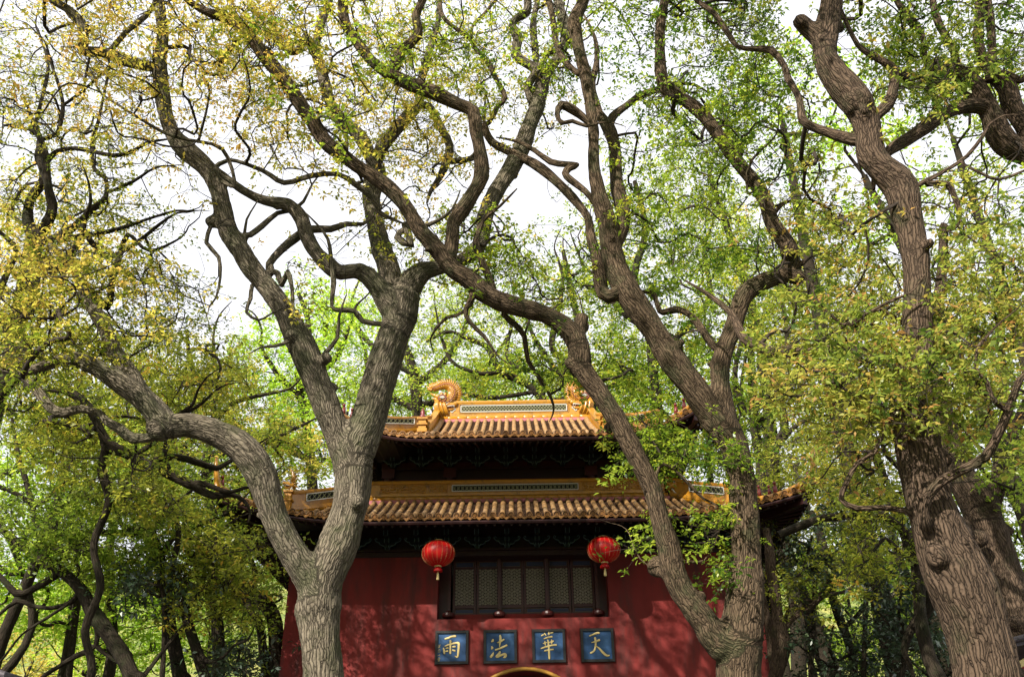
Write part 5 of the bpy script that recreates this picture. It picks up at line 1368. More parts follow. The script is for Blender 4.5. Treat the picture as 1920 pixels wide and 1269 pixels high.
Bt.build(.030, crown=[(620,130,160,150,8.5,11,50),(900,80,170,150,11,14,90),(1180,90,170,150,11,14,150),(1360,150,170,170,10,13,150),(1250,330,160,160,11,14,130),(1420,330,120,180,10.5,13,90),
     (1000,480,150,110,11,13.5,95),(880,470,90,90,11,13,45),(1180,470,120,120,12,14.5,70),(1080,690,90,60,11.5,12.5,22),(1220,690,90,60,12,13.5,20),(1300,560,110,110,12,14.5,60),(1500,480,90,90,10.5,12.5,40),(1330,690,60,70,12,13,12),(1240,825,70,55,11.9,13.2,64),(1320,850,50,50,11.8,13,26),(1400,790,40,40,12.8,13.4,7),(1208,1005,24,38,12.4,12.9,5),(1335,1005,40,45,12,12.6,7),(1385,900,40,60,11.7,12.1,9),(1350,1075,20,22,12,12.4,5),(1110,700,60,30,11.8,12.4,12),(1050,-200,300,160,9,13,110),(1350,-160,200,140,9,12,60)],
     leaf='leaf_mix', per=66, R_=.36, size=.078, mask=1.0, lumps=[(1233,1062,12.4,.15),(1312,1120,12.45,.10),(1143,802,12.2,.10),(1092,612,11.8,.13),(1497,520,11.6,.13),(1480,470,11.4,.15)],
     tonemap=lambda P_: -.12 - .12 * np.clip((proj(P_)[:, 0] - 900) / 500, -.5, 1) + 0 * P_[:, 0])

# ---- the big trunk at the right edge
Ct = Tree('camphor_tree', 'massive leaning camphor trunk near the right edge with a cut burl and a curling branch', 9.0, M['bark_c'], 'old camphor trees in front of the gate', dens=.85)
Ct.line([(1862,1310,60),(1852,1262,58),(1835,1190,57),(1818,1140,57),(1790,1070,58),(1768,1015,50),(1755,975,45),(1743,940,41),(1730,880,41),(1722,846,41),(1715,780,40),(1720,700,32),(1720,640,29),(1720,583,28),(1717,500,25),(1708,430,28),(1700,400,28),(1690,353,30),(1662,326,27),(1635,298,25),(1630,260,24),(1620,217,27),(1600,185,30),(1570,147,28),(1548,107,24),(1549,67,22),(1556,27,21),(1560,0,21),(1565,-80,18)], 9.0, 8.2, 'base')
Ct.line([(1548,95,16),(1532,70,16),(1510,50,15),(1496,35,13)], None, None, True)
Ct.line([(1625,235,12),(1645,215,11),(1665,195,11),(1675,167,9),(1677,133,9),(1657,117,7),(1627,100,6),(1607,83,5),(1590,50,4)], None, 8.6)
Ct.line([(1625,262,11),(1600,263,11),(1547,247,9),(1512,232,9),(1503,218,8),(1500,193,6),(1493,173,6),(1477,147,6),(1470,123,6),(1447,95,7),(1413,92,5),(1383,88,5),(1363,60,5),(1340,27,5),(1305,0,4),(1280,-30,3)], None, 10)
Ct.line([(1710,690,12),(1680,680,12),(1647,668,11),(1597,650,10),(1557,656,9),(1520,660,10),(1480,656,10),(1447,660,11),(1423,648,10),(1395,634,9)], None, 11.0)
Ct.line([(1735,975,12),(1717,968,9),(1693,956,6),(1647,951,5),(1607,953,5),(1577,936,5),(1587,906,5),(1607,869,4),(1640,846,4),(1660,800,3)], None, 8.6)
Ct.line([(1737,985,14),(1732,962,10),(1740,932,9),(1763,904,9),(1800,883,8),(1847,856,9),(1872,812,8),(1890,773,8),(1912,713,7),(1950,670,6)], 8.6, 7.5)
Ct.line([(1703,357,6),(1730,343,5),(1773,320,4),(1813,293,4),(1843,255,3)], None, 8.2)
Ct.line([(1740,345,6),(1775,345,6),(1790,370,5),(1800,400,4)], None, 8.6)
Ct.line([(1807,308,3),(1840,325,3),(1873,337,3),(1920,320,2)], 8.2, 8.0)
Ct.line([(1890,773,4),(1860,745,5),(1850,715,4),(1830,690,3),(1835,650,3),(1870,610,2)], None, 7.8)
Ct.line([(1700,745,4),(1670,780,4),(1650,830,3),(1640,850,2)], 8.6, 8.2)
Ct.line([(1690,690,5),(1600,640,4),(1560,627,4),(1620,590,3),(1680,560,3)], 8.9, 8.2)
Ct.line([(1700,610,4),(1650,580,3),(1610,600,3),(1580,610,3),(1530,560,2)], 8.9, 8.6)
Ct.build(.028, crown=[(1450,60,140,110,9,12,70),(1620,130,150,150,8,11,110),(1560,330,130,120,8.5,11,90),(1790,70,140,120,8,10.5,90),(1560,520,150,130,8.5,10.5,150),(1600,700,170,120,7.8,10,150),(1700,590,140,110,8.0,10.6,50),
     (1850,560,110,180,7.8,9.5,120),(1640,740,110,70,7.8,9.6,50),(1735,700,60,40,7.6,8.4,16),(1580,850,110,80,9.2,11.5,34),(1850,780,110,110,7.8,9.5,60),(1500,430,90,90,9,11,45),(1760,410,110,90,8,10,55),(1650,-190,260,150,7.5,10,90)],
     leaf='leaf_bronze', per=62, R_=.30, size=.076, mask=.9, lumps=[(1770,985,8.95,.22),(1792,1000,8.95,.20),(1700,395,8.5,.16),(1610,195,8.3,.20),(1500,42,8.2,.09)],
     tonemap=lambda P_: .06 - .26 * np.clip((330 - proj(P_)[:, 1]) / 300, 0, 1))

# ---- tree at the far right edge, branches arching in from outside the frame
Et = Tree('camphor_tree', 'dark limbed camphor tree arching in at the upper right corner', 9.6, M['bark_c'], dens=1.1)
Et.line([(2060,1300,40),(2050,1000,34),(2040,700,28),(2010,450,24),(1960,330,20),(1925,292,20),(1897,277,22),(1873,253,23),(1860,217,22),(1840,180,20),(1813,150,18),(1780,133,14),(1750,123,10),(1733,107,7),(1730,67,7),(1710,40,9),(1683,5,7),(1665,-40,5)], 9.8, 9.2, 'base')
Et.line([(1985,380,18),(1950,290,18),(1920,233,18),(1897,200,18),(1890,167,16),(1867,143,14),(1847,117,10),(1833,77,9),(1837,33,9),(1840,-10,8)], None, 9.0)
Et.line([(1860,120,8),(1860,90,8),(1857,50,8),(1853,0,6),(1850,-40,5)], None, 9.2)
Et.line([(1795,138,8),(1787,93,7),(1763,50,7),(1750,10,6),(1745,-40,5)], None, 9.6)
Et.line([(1862,215,14),(1840,200,14),(1807,200,13),(1773,213,13),(1737,238,13),(1700,262,12)], None, 8.7)
Et.line([(1850,150,9),(1880,140,8),(1905,150,8),(1925,145,7),(1960,120,6)], None, 9.0)
Et.build(.03, crown=[(1800,100,150,130,8.6,11,90),(1880,330,110,110,8.8,11,50),(1720,160,100,110,9,11,35)], leaf='leaf_mix', per=62, R_=.32, size=.076, mask=.8, tonemap=lambda P_: -.2 + 0 * P_[:, 0])

# ---- tree behind the big right trunk
Dt = Tree('camphor_tree', 'mottled trunk leaning behind the massive trunk at the right edge', 14.0, M['bark_c'], dens=1.4)
Dt.line([(1985,1320,40),(1950,1255,38),(1915,1180,37),(1893,1110,35),(1872,1046,33),(1852,995,34),(1835,946,35),(1800,890,27),(1785,840,22),(1770,780,19),(1760,700,16),(1755,620,13),(1765,520,10),(1770,420,8)], 14, 15, 'base')
Dt.line([(1850,970,18),(1868,920,15),(1878,860,13),(1905,800,11),(1930,740,9)], None, 14.5, True)
Dt.build(.04, crown=[(1820,420,130,130,13,16,75),(1860,620,100,120,13,16,75),(1850,880,110,90,13,16,60)], leaf='leaf_green', per=46, R_=.36, size=.10, mask=1.0, lumps=[(1835,1010,13.9,.16)])

# ---- tree at the left edge
Lt = Tree('camphor_tree', 'dark twisted tree at the left edge with a wide golden crown', 13.0, M['bark_d'], dens=1.25)
Lt.line([(-90,1300,26),(-80,1050,24),(-60,880,22),(-30,780,20),(0,735,17),(15,700,15),(28,650,16),(22,612,17),(50,583,16),(62,545,14),(60,490,13),(67,455,14),(52,415,10),(57,373,9),(78,347,9),(83,322,9),(72,295,8),(75,262,6),(63,245,5),(35,240,4),(5,235,3)], 13, 13, 'base')
Lt.line([(22,612,14),(5,598,14),(-20,590,12)], None, None, True)
Lt.line([(-40,770,16),(10,725,14),(40,690,12),(52,665,10),(48,640,9),(30,612,8)], None, None, True)
Lt.line([(53,655,5),(67,623,5),(77,586,4),(70,560,3),(110,545,3)], None, 12.5)
Lt.line([(67,455,11),(97,400,9),(92,360,8),(88,330,8)], None, 12.6)
Lt.line([(80,312,5),(95,295,5),(110,283,4.5),(140,278,4),(167,283,4.5),(217,292,4),(250,283,3.5),(275,268,3),(310,262,2)], None, 12)
Lt.line([(70,455,9),(110,445,8),(140,425,7),(170,395,6),(193,377,5),(200,360,4),(197,333,4),(177,317,4),(173,267,3.5),(183,233,3),(197,167,2.5),(205,120,2)], None, 13.5)
Lt.line([(75,262,4),(107,250,4),(118,200,3.5),(110,160,3),(97,123,2.5),(85,80,2)], None, 13)
Lt.line([(60,250,4),(80,180,3.5),(90,120,3),(75,70,2)], None, 14)
Lt.line([(115,200,3),(150,175,3),(190,140,2.5)], None, 12)
Lt.line([(205,360,3),(250,340,3),(290,315,2.5),(325,312,1.5)], None, 12.5)
Lt.line([(110,450,7),(170,440,5),(220,430,4),(280,410,3),(330,395,2)], None, 12.2)
Lt.line([(150,425,6),(200,480,5),(255,455,4),(300,420,3),(330,400,2)], None, 13)
Lt.line([(200,575,8),(210,530,6),(225,480,5),(240,440,4),(280,470,3),(340,445,2)], 13, 12.2)
Lt.line([(-20,600,7),(10,520,6),(30,470,5),(5,440,4)], None, 13)
Lt.line([(65,520,7),(110,490,6),(150,455,6),(160,410,4)], None, 12)
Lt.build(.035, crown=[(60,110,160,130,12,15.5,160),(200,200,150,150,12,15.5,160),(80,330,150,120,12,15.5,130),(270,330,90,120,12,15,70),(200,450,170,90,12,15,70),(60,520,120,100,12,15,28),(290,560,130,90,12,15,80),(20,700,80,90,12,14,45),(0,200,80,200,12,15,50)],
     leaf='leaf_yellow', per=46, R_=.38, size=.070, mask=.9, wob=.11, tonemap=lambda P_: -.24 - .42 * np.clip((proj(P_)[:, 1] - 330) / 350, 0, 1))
print('near trees (a)', round(time.time() - T0, 1), LEAF_TOTAL)

# the crowns go on above the frame, towards the sun: they shade the upper limbs and throw the dapples on the wall
n_ = 3600
Cc = np.stack([rng.uniform(-17, 9, n_), rng.uniform(-1, 10.5, n_), rng.uniform(7.5, 19.5, n_)], 1); Cc = Cc[Cc[:, 2] > 16.6 - .82 * Cc[:, 1]]
pp_ = proj(Cc); okc = (pp_[:, 1] < -60) | (pp_[:, 0] < -120) | (pp_[:, 0] > 2040)
okc &= np.array([noise.noise(Vector(c) * .22 + Vector((4, 1, 2))) > -.16 for c in Cc])
Cc = Cc[okc]
own_ = np.array([0 if c[0] < -6 else (1 if c[0] < 3 else 2) for c in Cc])
for k_, tr in enumerate((A, Bt, Ct)):
    q_ = Cc[own_ == k_]; foliage(tr.root, q_, .17, M['leaf_mix'], 34, .55, .6, 5, 0, name='upper_foliage')
# the largest leaves, in sprays that hang before the dark eave: each one a leaf of its own
LM = []
for tn in (.3, .5, .62, .8):
    m = MB(); m.v = [(0, 0, 0), (-.022, .035, .006), (-.019, .07, .004), (0, .10, -.012), (.019, .07, .004), (.022, .035, .006), (0, .05, -.002)]
    m.f = [(0, 6, 1), (1, 6, 2), (2, 6, 3), (3, 6, 4), (4, 6, 5), (5, 6, 0)]
    me = mesh_np('leaf', np.array(m.v), m.f, M['leaf_green']); a_ = me.attributes.new('tone', 'FLOAT', 'POINT'); a_.data.foreach_set('value', np.full(7, tn, np.float32)); LM.append(me)
for (x, y, n) in ((1200,985,1),(1190,1010,1),(1215,1025,1),(1225,990,1),(1182,1030,1),(1235,1035,1),(1205,1050,1),(1310,1000,1),(1330,985,1),(1325,1030,1),(1350,1010,1),(1345,1050,1),(1300,1035,1),(1365,985,1),(1352,1075,1),(1345,1090,1),(1365,1080,1),(1290,1045,1),
                  (1140,890,1),(1150,900,1),(1160,880,1),(1175,875,1),(1130,905,1),(1385,870,1),(1400,900,1),(1370,920,1),(1410,930,1),(1380,945,1),(1360,895,1)):
    c, _ = W(x, y, 12.15 if x > 1250 else 12.4)
    for k in range(10):
        d = Vector((rnd.gauss(0, 1), rnd.gauss(0, 1), rnd.gauss(-.25, .5))).normalized(); q = d.to_track_quat('Y', 'Z')
        mm = Matrix.Translation(c + Vector((rnd.gauss(0, .05), rnd.gauss(0, .08), rnd.gauss(0, .03)))) @ q.to_matrix().to_4x4() @ Matrix.Rotation(rnd.uniform(-.6, .6), 4, 'Y') @ Matrix.Scale(rnd.uniform(.75, 1.25), 4)
        inst('leaf', rnd.choice(LM), Bt.root, mm)
# ------------------------------------------------------------------ trees further back, traced limbs first
def mid(label, Y, lines, crown, leaf='leaf_green', per=50, R_=.42, size=.11, mask=1.0, bark='bark_d', tm=None, group=None, voxel=None, wob=.14, name='woodland_tree'):
    t = Tree(name, label, Y, M[bark], group, dens=1.35)
    for i, l in enumerate(lines):
        pl, Y1 = (l if isinstance(l, tuple) else (l, None))
        t.line(pl, Y if i == 0 else None, Y1 if Y1 else Y + rnd.uniform(-1.2, 1.2), 'base' if i == 0 else False)
    t.build(voxel, crown=crown, leaf=leaf, per=per, R_=R_, size=size, mask=mask, tip=.006, step=.45, wob=wob, tonemap=tm, minz=2.5)
    return t
mid('dark slanting tree lowest left with branches fanning over the hillside', 18, [
    [(262,1300,16),(247,1269,15),(227,1223,15),(200,1183,14),(173,1146,13),(153,1106,11),(117,1073,10),(83,1053,9),(67,1040,7),(33,1020,6),(0,989,6),(-40,960,5)],
    [(85,1050,7),(85,1020,7),(70,996,7),(60,946,6),(47,896,5),(33,846,4),(25,800,3)],
    [(75,1000,5),(77,980,4),(110,956,4),(153,929,3),(207,953,2)], [(62,950,4),(90,936,4),(105,915,3),(150,890,2)], [(62,950,5),(40,930,4),(0,913,4),(-30,900,3)],
    [(150,1105,7),(137,1126,5),(100,1139,4),(60,1135,4),(33,1126,4),(0,1150,3)], [(110,1075,7),(43,1113,6),(20,1102,6),(0,1079,5),(-30,1060,4)],
    [(180,1160,6),(180,1209,5),(143,1229,5),(110,1249,4),(83,1266,4),(60,1290,3)], [(185,1215,4),(210,1235,3),(235,1250,3)], [(137,1126,3),(85,1160,3),(40,1190,2),(0,1240,2)]],
    [(80,900,130,110,17,20,70),(60,1040,110,90,17,20,32),(200,960,110,90,17,20,65),(120,1010,80,50,17,19,40)], 'leaf_green', tm=lambda P_: -.08 + 0 * P_[:, 0])
mid('upright dark tree second from the left with a dense middle crown', 20, [
    [(345,1300,15),(337,1266,14),(330,1223,12),(320,1179,11),(310,1096,11),(297,1046,11),(280,990,9),(260,959,7),(235,945,5),(225,900,4)],
    [(305,1100,11),(270,1096,10),(233,1069,9),(200,1046,8),(147,1033,6),(90,1026,4),(50,1020,3)], [(292,1030,6),(263,993,5),(233,988,5),(222,969,4),(227,949,3.5),(205,900,3),(187,866,3),(180,830,2)],
    [(228,949,3),(250,925,3),(275,900,3),(285,870,2)], [(285,1003,7),(233,998,7),(187,999,6),(150,999,5),(120,1003,3)], [(300,1050,6),(330,1000,5),(370,985,4),(420,965,3)], [(285,990,5),(310,960,4),(350,930,3),(400,940,3)],
    [(305,1090,5),(350,1060,5),(380,1020,4),(410,1000,3)]],
    [(250,930,120,90,19,22,60),(300,1080,130,60,18.5,22,40),(380,960,90,100,19,22,70),(200,1060,90,50,18.5,21,45),(300,840,110,80,20,23,60)], 'leaf_green')
mid('slim grey trunk just right of the upright dark tree', 19, [
    [(388,1300,11),(383,1269,10),(370,1223,10),(357,1183,9),(347,1146,8),(333,1113,7),(325,1060,6),(335,1000,5),(320,940,4)], [(370,1215,5),(390,1240,4),(420,1230,3)], [(352,1165,5),(330,1190,4),(290,1240,4),(270,1269,3)],
    [(347,1140,4),(375,1110,4),(400,1080,3),(395,1040,2)]], [(400,1130,90,90,18,21,65),(350,1010,80,70,18,21,40),(440,1060,70,80,18,20.5,50)], 'leaf_olive')
mid('thick dark limbed tree behind the red wall on the left', 24.5, [
    [(522,1300,14),(515,1229,13),(517,1173,14),(500,1135,13),(467,1113,12),(435,1108,12),(430,1063,7),(443,1046,6),(440,979,5),(443,956,4),(450,900,3)],
    [(500,1266,8),(493,1213,8),(483,1163,8),(460,1123,7),(450,1060,5),(470,1030,4)], [(470,1113,6),(478,1075,5),(465,1030,4),(460,990,3)], [(432,1105,6),(390,1110,5),(350,1090,4),(300,1070,3)]],
    [(470,1060,80,110,23.5,27,90),(430,1190,90,80,23,27,60),(490,970,60,70,24,27,50)], 'leaf_green')
mid('dark tree whose long bough reaches right to the left roof horn', 16, [
    [(150,1330,8),(172,1255,8),(160,1180,7),(188,1100,7),(176,1020,7),(204,940,7),(190,880,8),(198,838,8),(184,795,8),(168,762,6),(140,735,4)], [(200,840,9),(233,849,9),(283,873,9),(333,897,9),(367,914,8),(400,929,7),(432,926,5)],
    [(367,905,6),(390,909,5),(430,922,4)], [(240,850,8),(205,830,8),(190,810,8),(180,790,7)], [(270,868,6),(327,856,6),(367,866,7),(400,876,6),(412,876,5)],
    [(250,855,5),(300,820,5),(330,780,4),(360,760,3)], [(333,897,5),(310,860,4),(320,800,3),(380,755,3)]],
    [(300,700,130,80,15.5,19,70),(200,850,120,90,15,18,75),(380,720,90,90,16,19,50),(110,790,90,90,15,18,60),(300,950,80,40,15,18,24)], 'leaf_olive', bark='bark_d')
# behind the gate
mid('crooked tree directly behind the gate, its bare boughs reaching over the main ridge', 34, [
    [(1035,1000,12),(1033,850,10),(1030,780,9),(1010,738,8),(975,713,7),(940,697,7),(917,656,6),(900,643,5),(870,632,4),(840,622,3.5),(800,640,3)],
    [(1030,770,8),(1067,743,7),(1060,723,5),(1027,673,5),(1000,630,4),(985,590,3)], [(1062,738,6),(1062,700,6),(1057,676,6),(1037,656,6),(1037,623,6),(1050,570,4),(1055,520,3)], [(1017,742,6),(1010,700,5),(970,690,4),(950,660,4),(960,600,3)],
    [(1040,750,5),(1100,740,5),(1150,700,4),(1200,690,3)], [(940,697,4),(900,700,4),(850,680,3),(830,640,3)], [(1000,735,4),(930,745,4),(880,740,3)]],
    [(900,620,120,110,32,37,120),(1010,520,120,110,32,38,120),(1080,640,110,110,32,37,90),(880,720,100,50,32,36,40),(1010,700,90,50,32,36,30)], 'leaf_mix', R_=.62, size=.15, per=48, tm=lambda P_: -.06 + 0 * P_[:, 0])
mid('tall green tree rising behind the left dragon of the main ridge', 38, [
    [(790,1000,14),(785,800,12),(775,700,10),(750,620,8),(760,560,6),(740,500,4)], [(780,720,8),(830,680,6),(870,620,5),(880,560,3)], [(778,760,7),(840,745,5),(900,700,4),(940,650,3)], [(775,700,7),(710,660,6),(660,600,4)], [(785,770,6),(730,740,5),(690,690,4)]],
    [(730,620,120,110,36,41,110),(850,650,110,110,36,41,110),(780,540,110,90,36,42,60),(800,740,110,50,36,40,50),(940,720,80,60,36,40,40)], 'leaf_green', R_=.65, size=.16, per=48)
mid('bright lime green tree between the two stems of the pale camphor', 30, [
    [(590,1100,12),(585,900,10),(575,800,8),(560,700,7),(580,620,5),(560,550,4)], [(577,760,6),(520,700,5),(490,650,3)], [(575,720,6),(630,670,5),(660,600,3)], [(580,860,6),(510,830,5),(450,800,4)]],
    [(560,590,100,90,28,33,120),(510,680,90,90,28,32,85),(640,650,80,110,29,33,95),(560,780,110,90,28,32,85)], 'leaf_lime', R_=.55, size=.15, per=52)
mid('golden olive tree left of the pale camphor, above the left horn of the roof', 23, [
    [(410,1250,12),(400,1100,10),(395,950,8),(385,870,8),(400,800,6),(395,740,5),(360,690,4),(350,620,3)], [(398,800,5),(430,760,4),(470,745,4),(520,735,3)], [(390,850,5),(450,850,5),(500,830,4),(560,800,3)], [(395,760,4),(412,735,4),(405,700,3),(400,650,3)],
    [(392,880,5),(330,840,4),(290,800,3)]],
    [(360,660,110,90,21,25,80),(440,760,100,100,21,25,90),(330,790,110,80,21,25,80),(530,850,90,60,22,25,60),(480,900,70,40,22,25,35)], 'leaf_yellow', R_=.42, size=.11, per=56, tm=lambda P_: -.27 + 0 * P_[:, 0])
mid('crooked slender tree right behind the upper roof corner', 27, [
    [(1445,1180,11),(1440,1020,10),(1430,930,10),(1426,870,9),(1428,842,10),(1446,817,10),(1437,796,9),(1409,774,8),(1384,742,7),(1378,700,5),(1390,640,4)],
    [(1426,880,7),(1420,840,7),(1412,786,7),(1428,740,5),(1430,710,5),(1422,680,4),(1430,630,3)], [(1412,780,4),(1395,760,4),(1390,720,3),(1400,650,3)], [(1430,720,3),(1450,690,3),(1470,640,2)]],
    [(1400,560,110,130,25,29,110),(1330,480,90,120,26,30,85),(1440,700,80,80,25,28,45),(1250,420,90,120,27,31,60)], 'leaf_mix', R_=.5, size=.13, tm=lambda P_: -.1 + 0 * P_[:, 0])
mid('straight dark tree one step right of the crooked slender tree', 25, [
    [(1440,1250,10),(1448,1000,9),(1452,880,8),(1456,836,8),(1471,805,8),(1468,780,8),(1463,755,7),(1456,725,6),(1461,700,6),(1471,680,5),(1475,620,4),(1465,560,3)], [(1460,760,5),(1480,720,4),(1510,690,4),(1530,640,3)], [(1456,840,5),(1490,800,4),(1530,780,3)]],
    [(1490,560,100,120,24,28,95),(1530,760,90,100,24,27,75),(1480,900,80,90,24,27,60)], 'leaf_olive', R_=.45, size=.12)
mid('tall pale crowned tree behind the right camphor', 31, [
    [(1240,1000,12),(1235,800,10),(1225,700,9),(1215,600,8),(1190,520,7),(1210,430,6),(1190,340,4)], [(1225,680,7),(1280,620,6),(1330,560,5),(1320,470,4)], [(1218,620,6),(1160,580,5),(1120,520,4)], [(1230,740,7),(1170,715,6),(1130,730,5)], [(1232,760,6),(1260,790,5),(1300,800,4)]],
    [(1200,560,110,120,29,34,110),(1260,700,110,80,29,33,90),(1150,700,90,70,29,33,60),(1290,400,100,110,30,34,70),(1180,380,90,90,30,34,40)], 'leaf_mix', R_=.56, size=.15, tm=lambda P_: -.16 + 0 * P_[:, 0])
# right side, below
mid('pale knotted tree against the right end of the red wall', 21.2, [
    [(1453,1300,13),(1455,1262,13),(1466,1213,18),(1461,1186,16),(1457,1146,10),(1451,1096,11),(1445,1063,10),(1443,1033,9),(1436,990,6)],
    [(1466,1195,7),(1473,1176,6),(1493,1153,5),(1520,1136,5),(1547,1116,4),(1580,1110,3)], [(1455,1270,7),(1447,1233,7),(1442,1179,8),(1437,1146,6),(1430,1100,4)], [(1470,1165,4),(1490,1128,4),(1520,1126,3),(1535,1115,3)]],
    [(1500,1090,60,60,20,23,30),(1470,1000,50,50,21,23,14)], 'leaf_olive', bark='bark_c', R_=.36, size=.1)
mid('slender leaning tree in the right undergrowth', 23, [
    [(1606,1300,8),(1600,1239,8),(1587,1193,8),(1573,1156,8),(1560,1113,8),(1553,1063,8),(1540,1013,8),(1530,979,8),(1515,955,8),(1500,920,5),(1490,870,4)], [(1560,1100,5),(1590,1060,5),(1620,1000,4),(1640,960,3)], [(1580,1180,4),(1610,1150,4),(1630,1120,3)], [(1556,1080,4),(1530,1040,4),(1510,1020,3)]],
    [(1560,950,80,70,22,25,60),(1600,1050,90,60,22,25,60),(1500,860,70,60,22,25,40)], 'leaf_olive', bark='bark_d', R_=.4, size=.1)
mid('tree whose long limb reaches left under the roof corner on the right', 17, [
    [(1780,1320,14),(1745,1240,13),(1725,1150,12),(1722,1080,12),(1715,1020,10),(1690,990,8),(1650,962,7),(1620,962,6),(1600,966,6),(1557,969,7),(1527,976,8),(1493,989,8),(1460,1003,8)],
    [(1722,1085,12),(1740,1120,15),(1728,1155,13),(1708,1180,9),(1695,1220,6)], [(1720,1050,8),(1715,960,8),(1705,900,6),(1660,850,4)], [(1720,1060,5),(1690,1035,5),(1660,1010,4),(1640,1030,3)]],
    [(1640,930,90,60,16,19,50),(1650,1060,90,60,16,19,40),(1600,900,90,60,16,19,40)], 'leaf_olive', bark='bark_d', R_=.36, size=.1)
mid('thin pale stems in the right middle distance', 30, [
    [(1668,1300,6),(1665,1180,6),(1663,1106,6),(1650,1085,6),(1640,1060,5),(1630,1010,4)], [(1664,1120,5),(1685,1105,5),(1690,1060,4),(1695,1010,3)]],
    [(1660,1010,70,60,29,33,50),(1700,1090,80,60,29,33,50)], 'leaf_lime', bark='bark_a', R_=.5, size=.13)

# dark evergreen shrubs
def shrub(label, px_, py_, rx, ry, Y, n, leaf='leaf_dark', size=.13):
    c, mpp = W(px_, py_ + ry, Y)
    t = Tree('evergreen_shrub', label, Y, M['bark_d'])
    stem = [(px_, max(1330, py_ + ry), 5), (px_ + 8, py_ + ry * .5, 4), (px_ - 5, py_, 3), (px_ + 3, py_ - ry * .6, 2)]
    t.line(stem, Y, Y, 'base'); t.line([(px_, py_ + ry * .4, 3), (px_ + rx * .5, py_, 2), (px_ + rx * .7, py_ - ry * .3, 1.5)]); t.line([(px_, py_ + ry * .5, 3), (px_ - rx * .5, py_, 2), (px_ - rx * .7, py_ - ry * .3, 1.5)])
    t.build(None, crown=[(px_, py_, rx, ry, Y - 1.2, Y + 1.2, n)], leaf=leaf, per=52, R_=.42, size=size, mask=0, tip=.005, step=.4, minz=1.0)
    t.root['category'] = 'shrub'
shrub('dark evergreen bush at the foot of the right undergrowth', 1560, 1215, 110, 70, 22, 90)
shrub('dark evergreen bush left of the massive right trunk', 1690, 1150, 80, 90, 20, 75)
shrub('dark evergreen crown right of the pale knotted tree', 1520, 1040, 80, 60, 21.5, 50)
shrub('dark evergreen crown under the roof corner limb', 1620, 960, 80, 60, 21, 45)
shrub('dark evergreen shrub in the middle of the left thicket', 300, 1100, 70, 40, 18.5, 26)
shrub('dark evergreen shrub low beside the red wall on the left', 450, 1240, 60, 40, 19.5, 24)
shrub('dark evergreen shrub on the slope at the lowest right', 1760, 1250, 80, 60, 24, 45)

# ---- trees filling the wood behind: crooked trunk and greedy limbs
def far_tree(i, label, px_, py_, rx, ry, Y, leaf, n=150, size=.19, R_=.8, per=46, tb=0., group='woodland trees behind the temple'):
    c, mpp = W(px_, py_, Y); base = Vector((c.x + rnd.uniform(-2, 2), Y, 0)); H_ = max(c.z, 3)
    root = thing('woodland_tree', label, 'tree', base, group)
    pts = [base, base + Vector((rnd.uniform(-.3, .3), 0, H_ * .18)), base.lerp(c, .4) + Vector((rnd.uniform(-.8, .8), rnd.uniform(-.8, .8), 0)), base.lerp(c, .68) + Vector((rnd.uniform(-.9, .9), rnd.uniform(-.8, .8), 0)), c + Vector((rnd.uniform(-.8, .8), 0, 0))]
    r0 = .09 + H_ * .010
    p_, r_ = catmull(pts, [r0 * 1.4, r0, r0 * .8, r0 * .6, r0 * .3], .5)
    paths = [(np.array([tuple(p) for p in p_]), np.array(r_))]
    V, Fq, B = sweep(paths, lambda r: 9, wob=.1); bark_obj('trunk', V, Fq, B, M['bark_d'], root)
    a_ = rng.uniform(0, 2 * math.pi, n); q = np.sqrt(rng.random(n)); RX, RY = rx * mpp, ry * mpp
    u = rng.normal(0, 1, (n, 3)); u /= np.linalg.norm(u, axis=1, keepdims=True); u *= rng.uniform(.35, 1, (n, 1)) ** .5
    C = np.array(c) + u * np.array([RX, min(RX, 4.5), RY])
    C = C[C[:, 2] > 1.0]
    keep = rng.random(len(C)) > sky_at(proj(C)) * 1.0; C = C[keep]
    if len(C) < 4: return
    nodes, nrad = skeleton_nodes(paths, 1, H_ * .25)
    P_, par, n0, term = grow(nodes, C, .9, .12)
    foliage(root, C, size, M[leaf], per, R_, .65, 5, 1.0, tone_bias=tb)
    tp = twig_paths(P_, par, n0, term, .012, .5, .22, nrad)
    V, Fq, B = sweep(tp, sides_far); o = bark_obj('twig_mass', V, Fq, B, M['twig'], root, 'stuff')
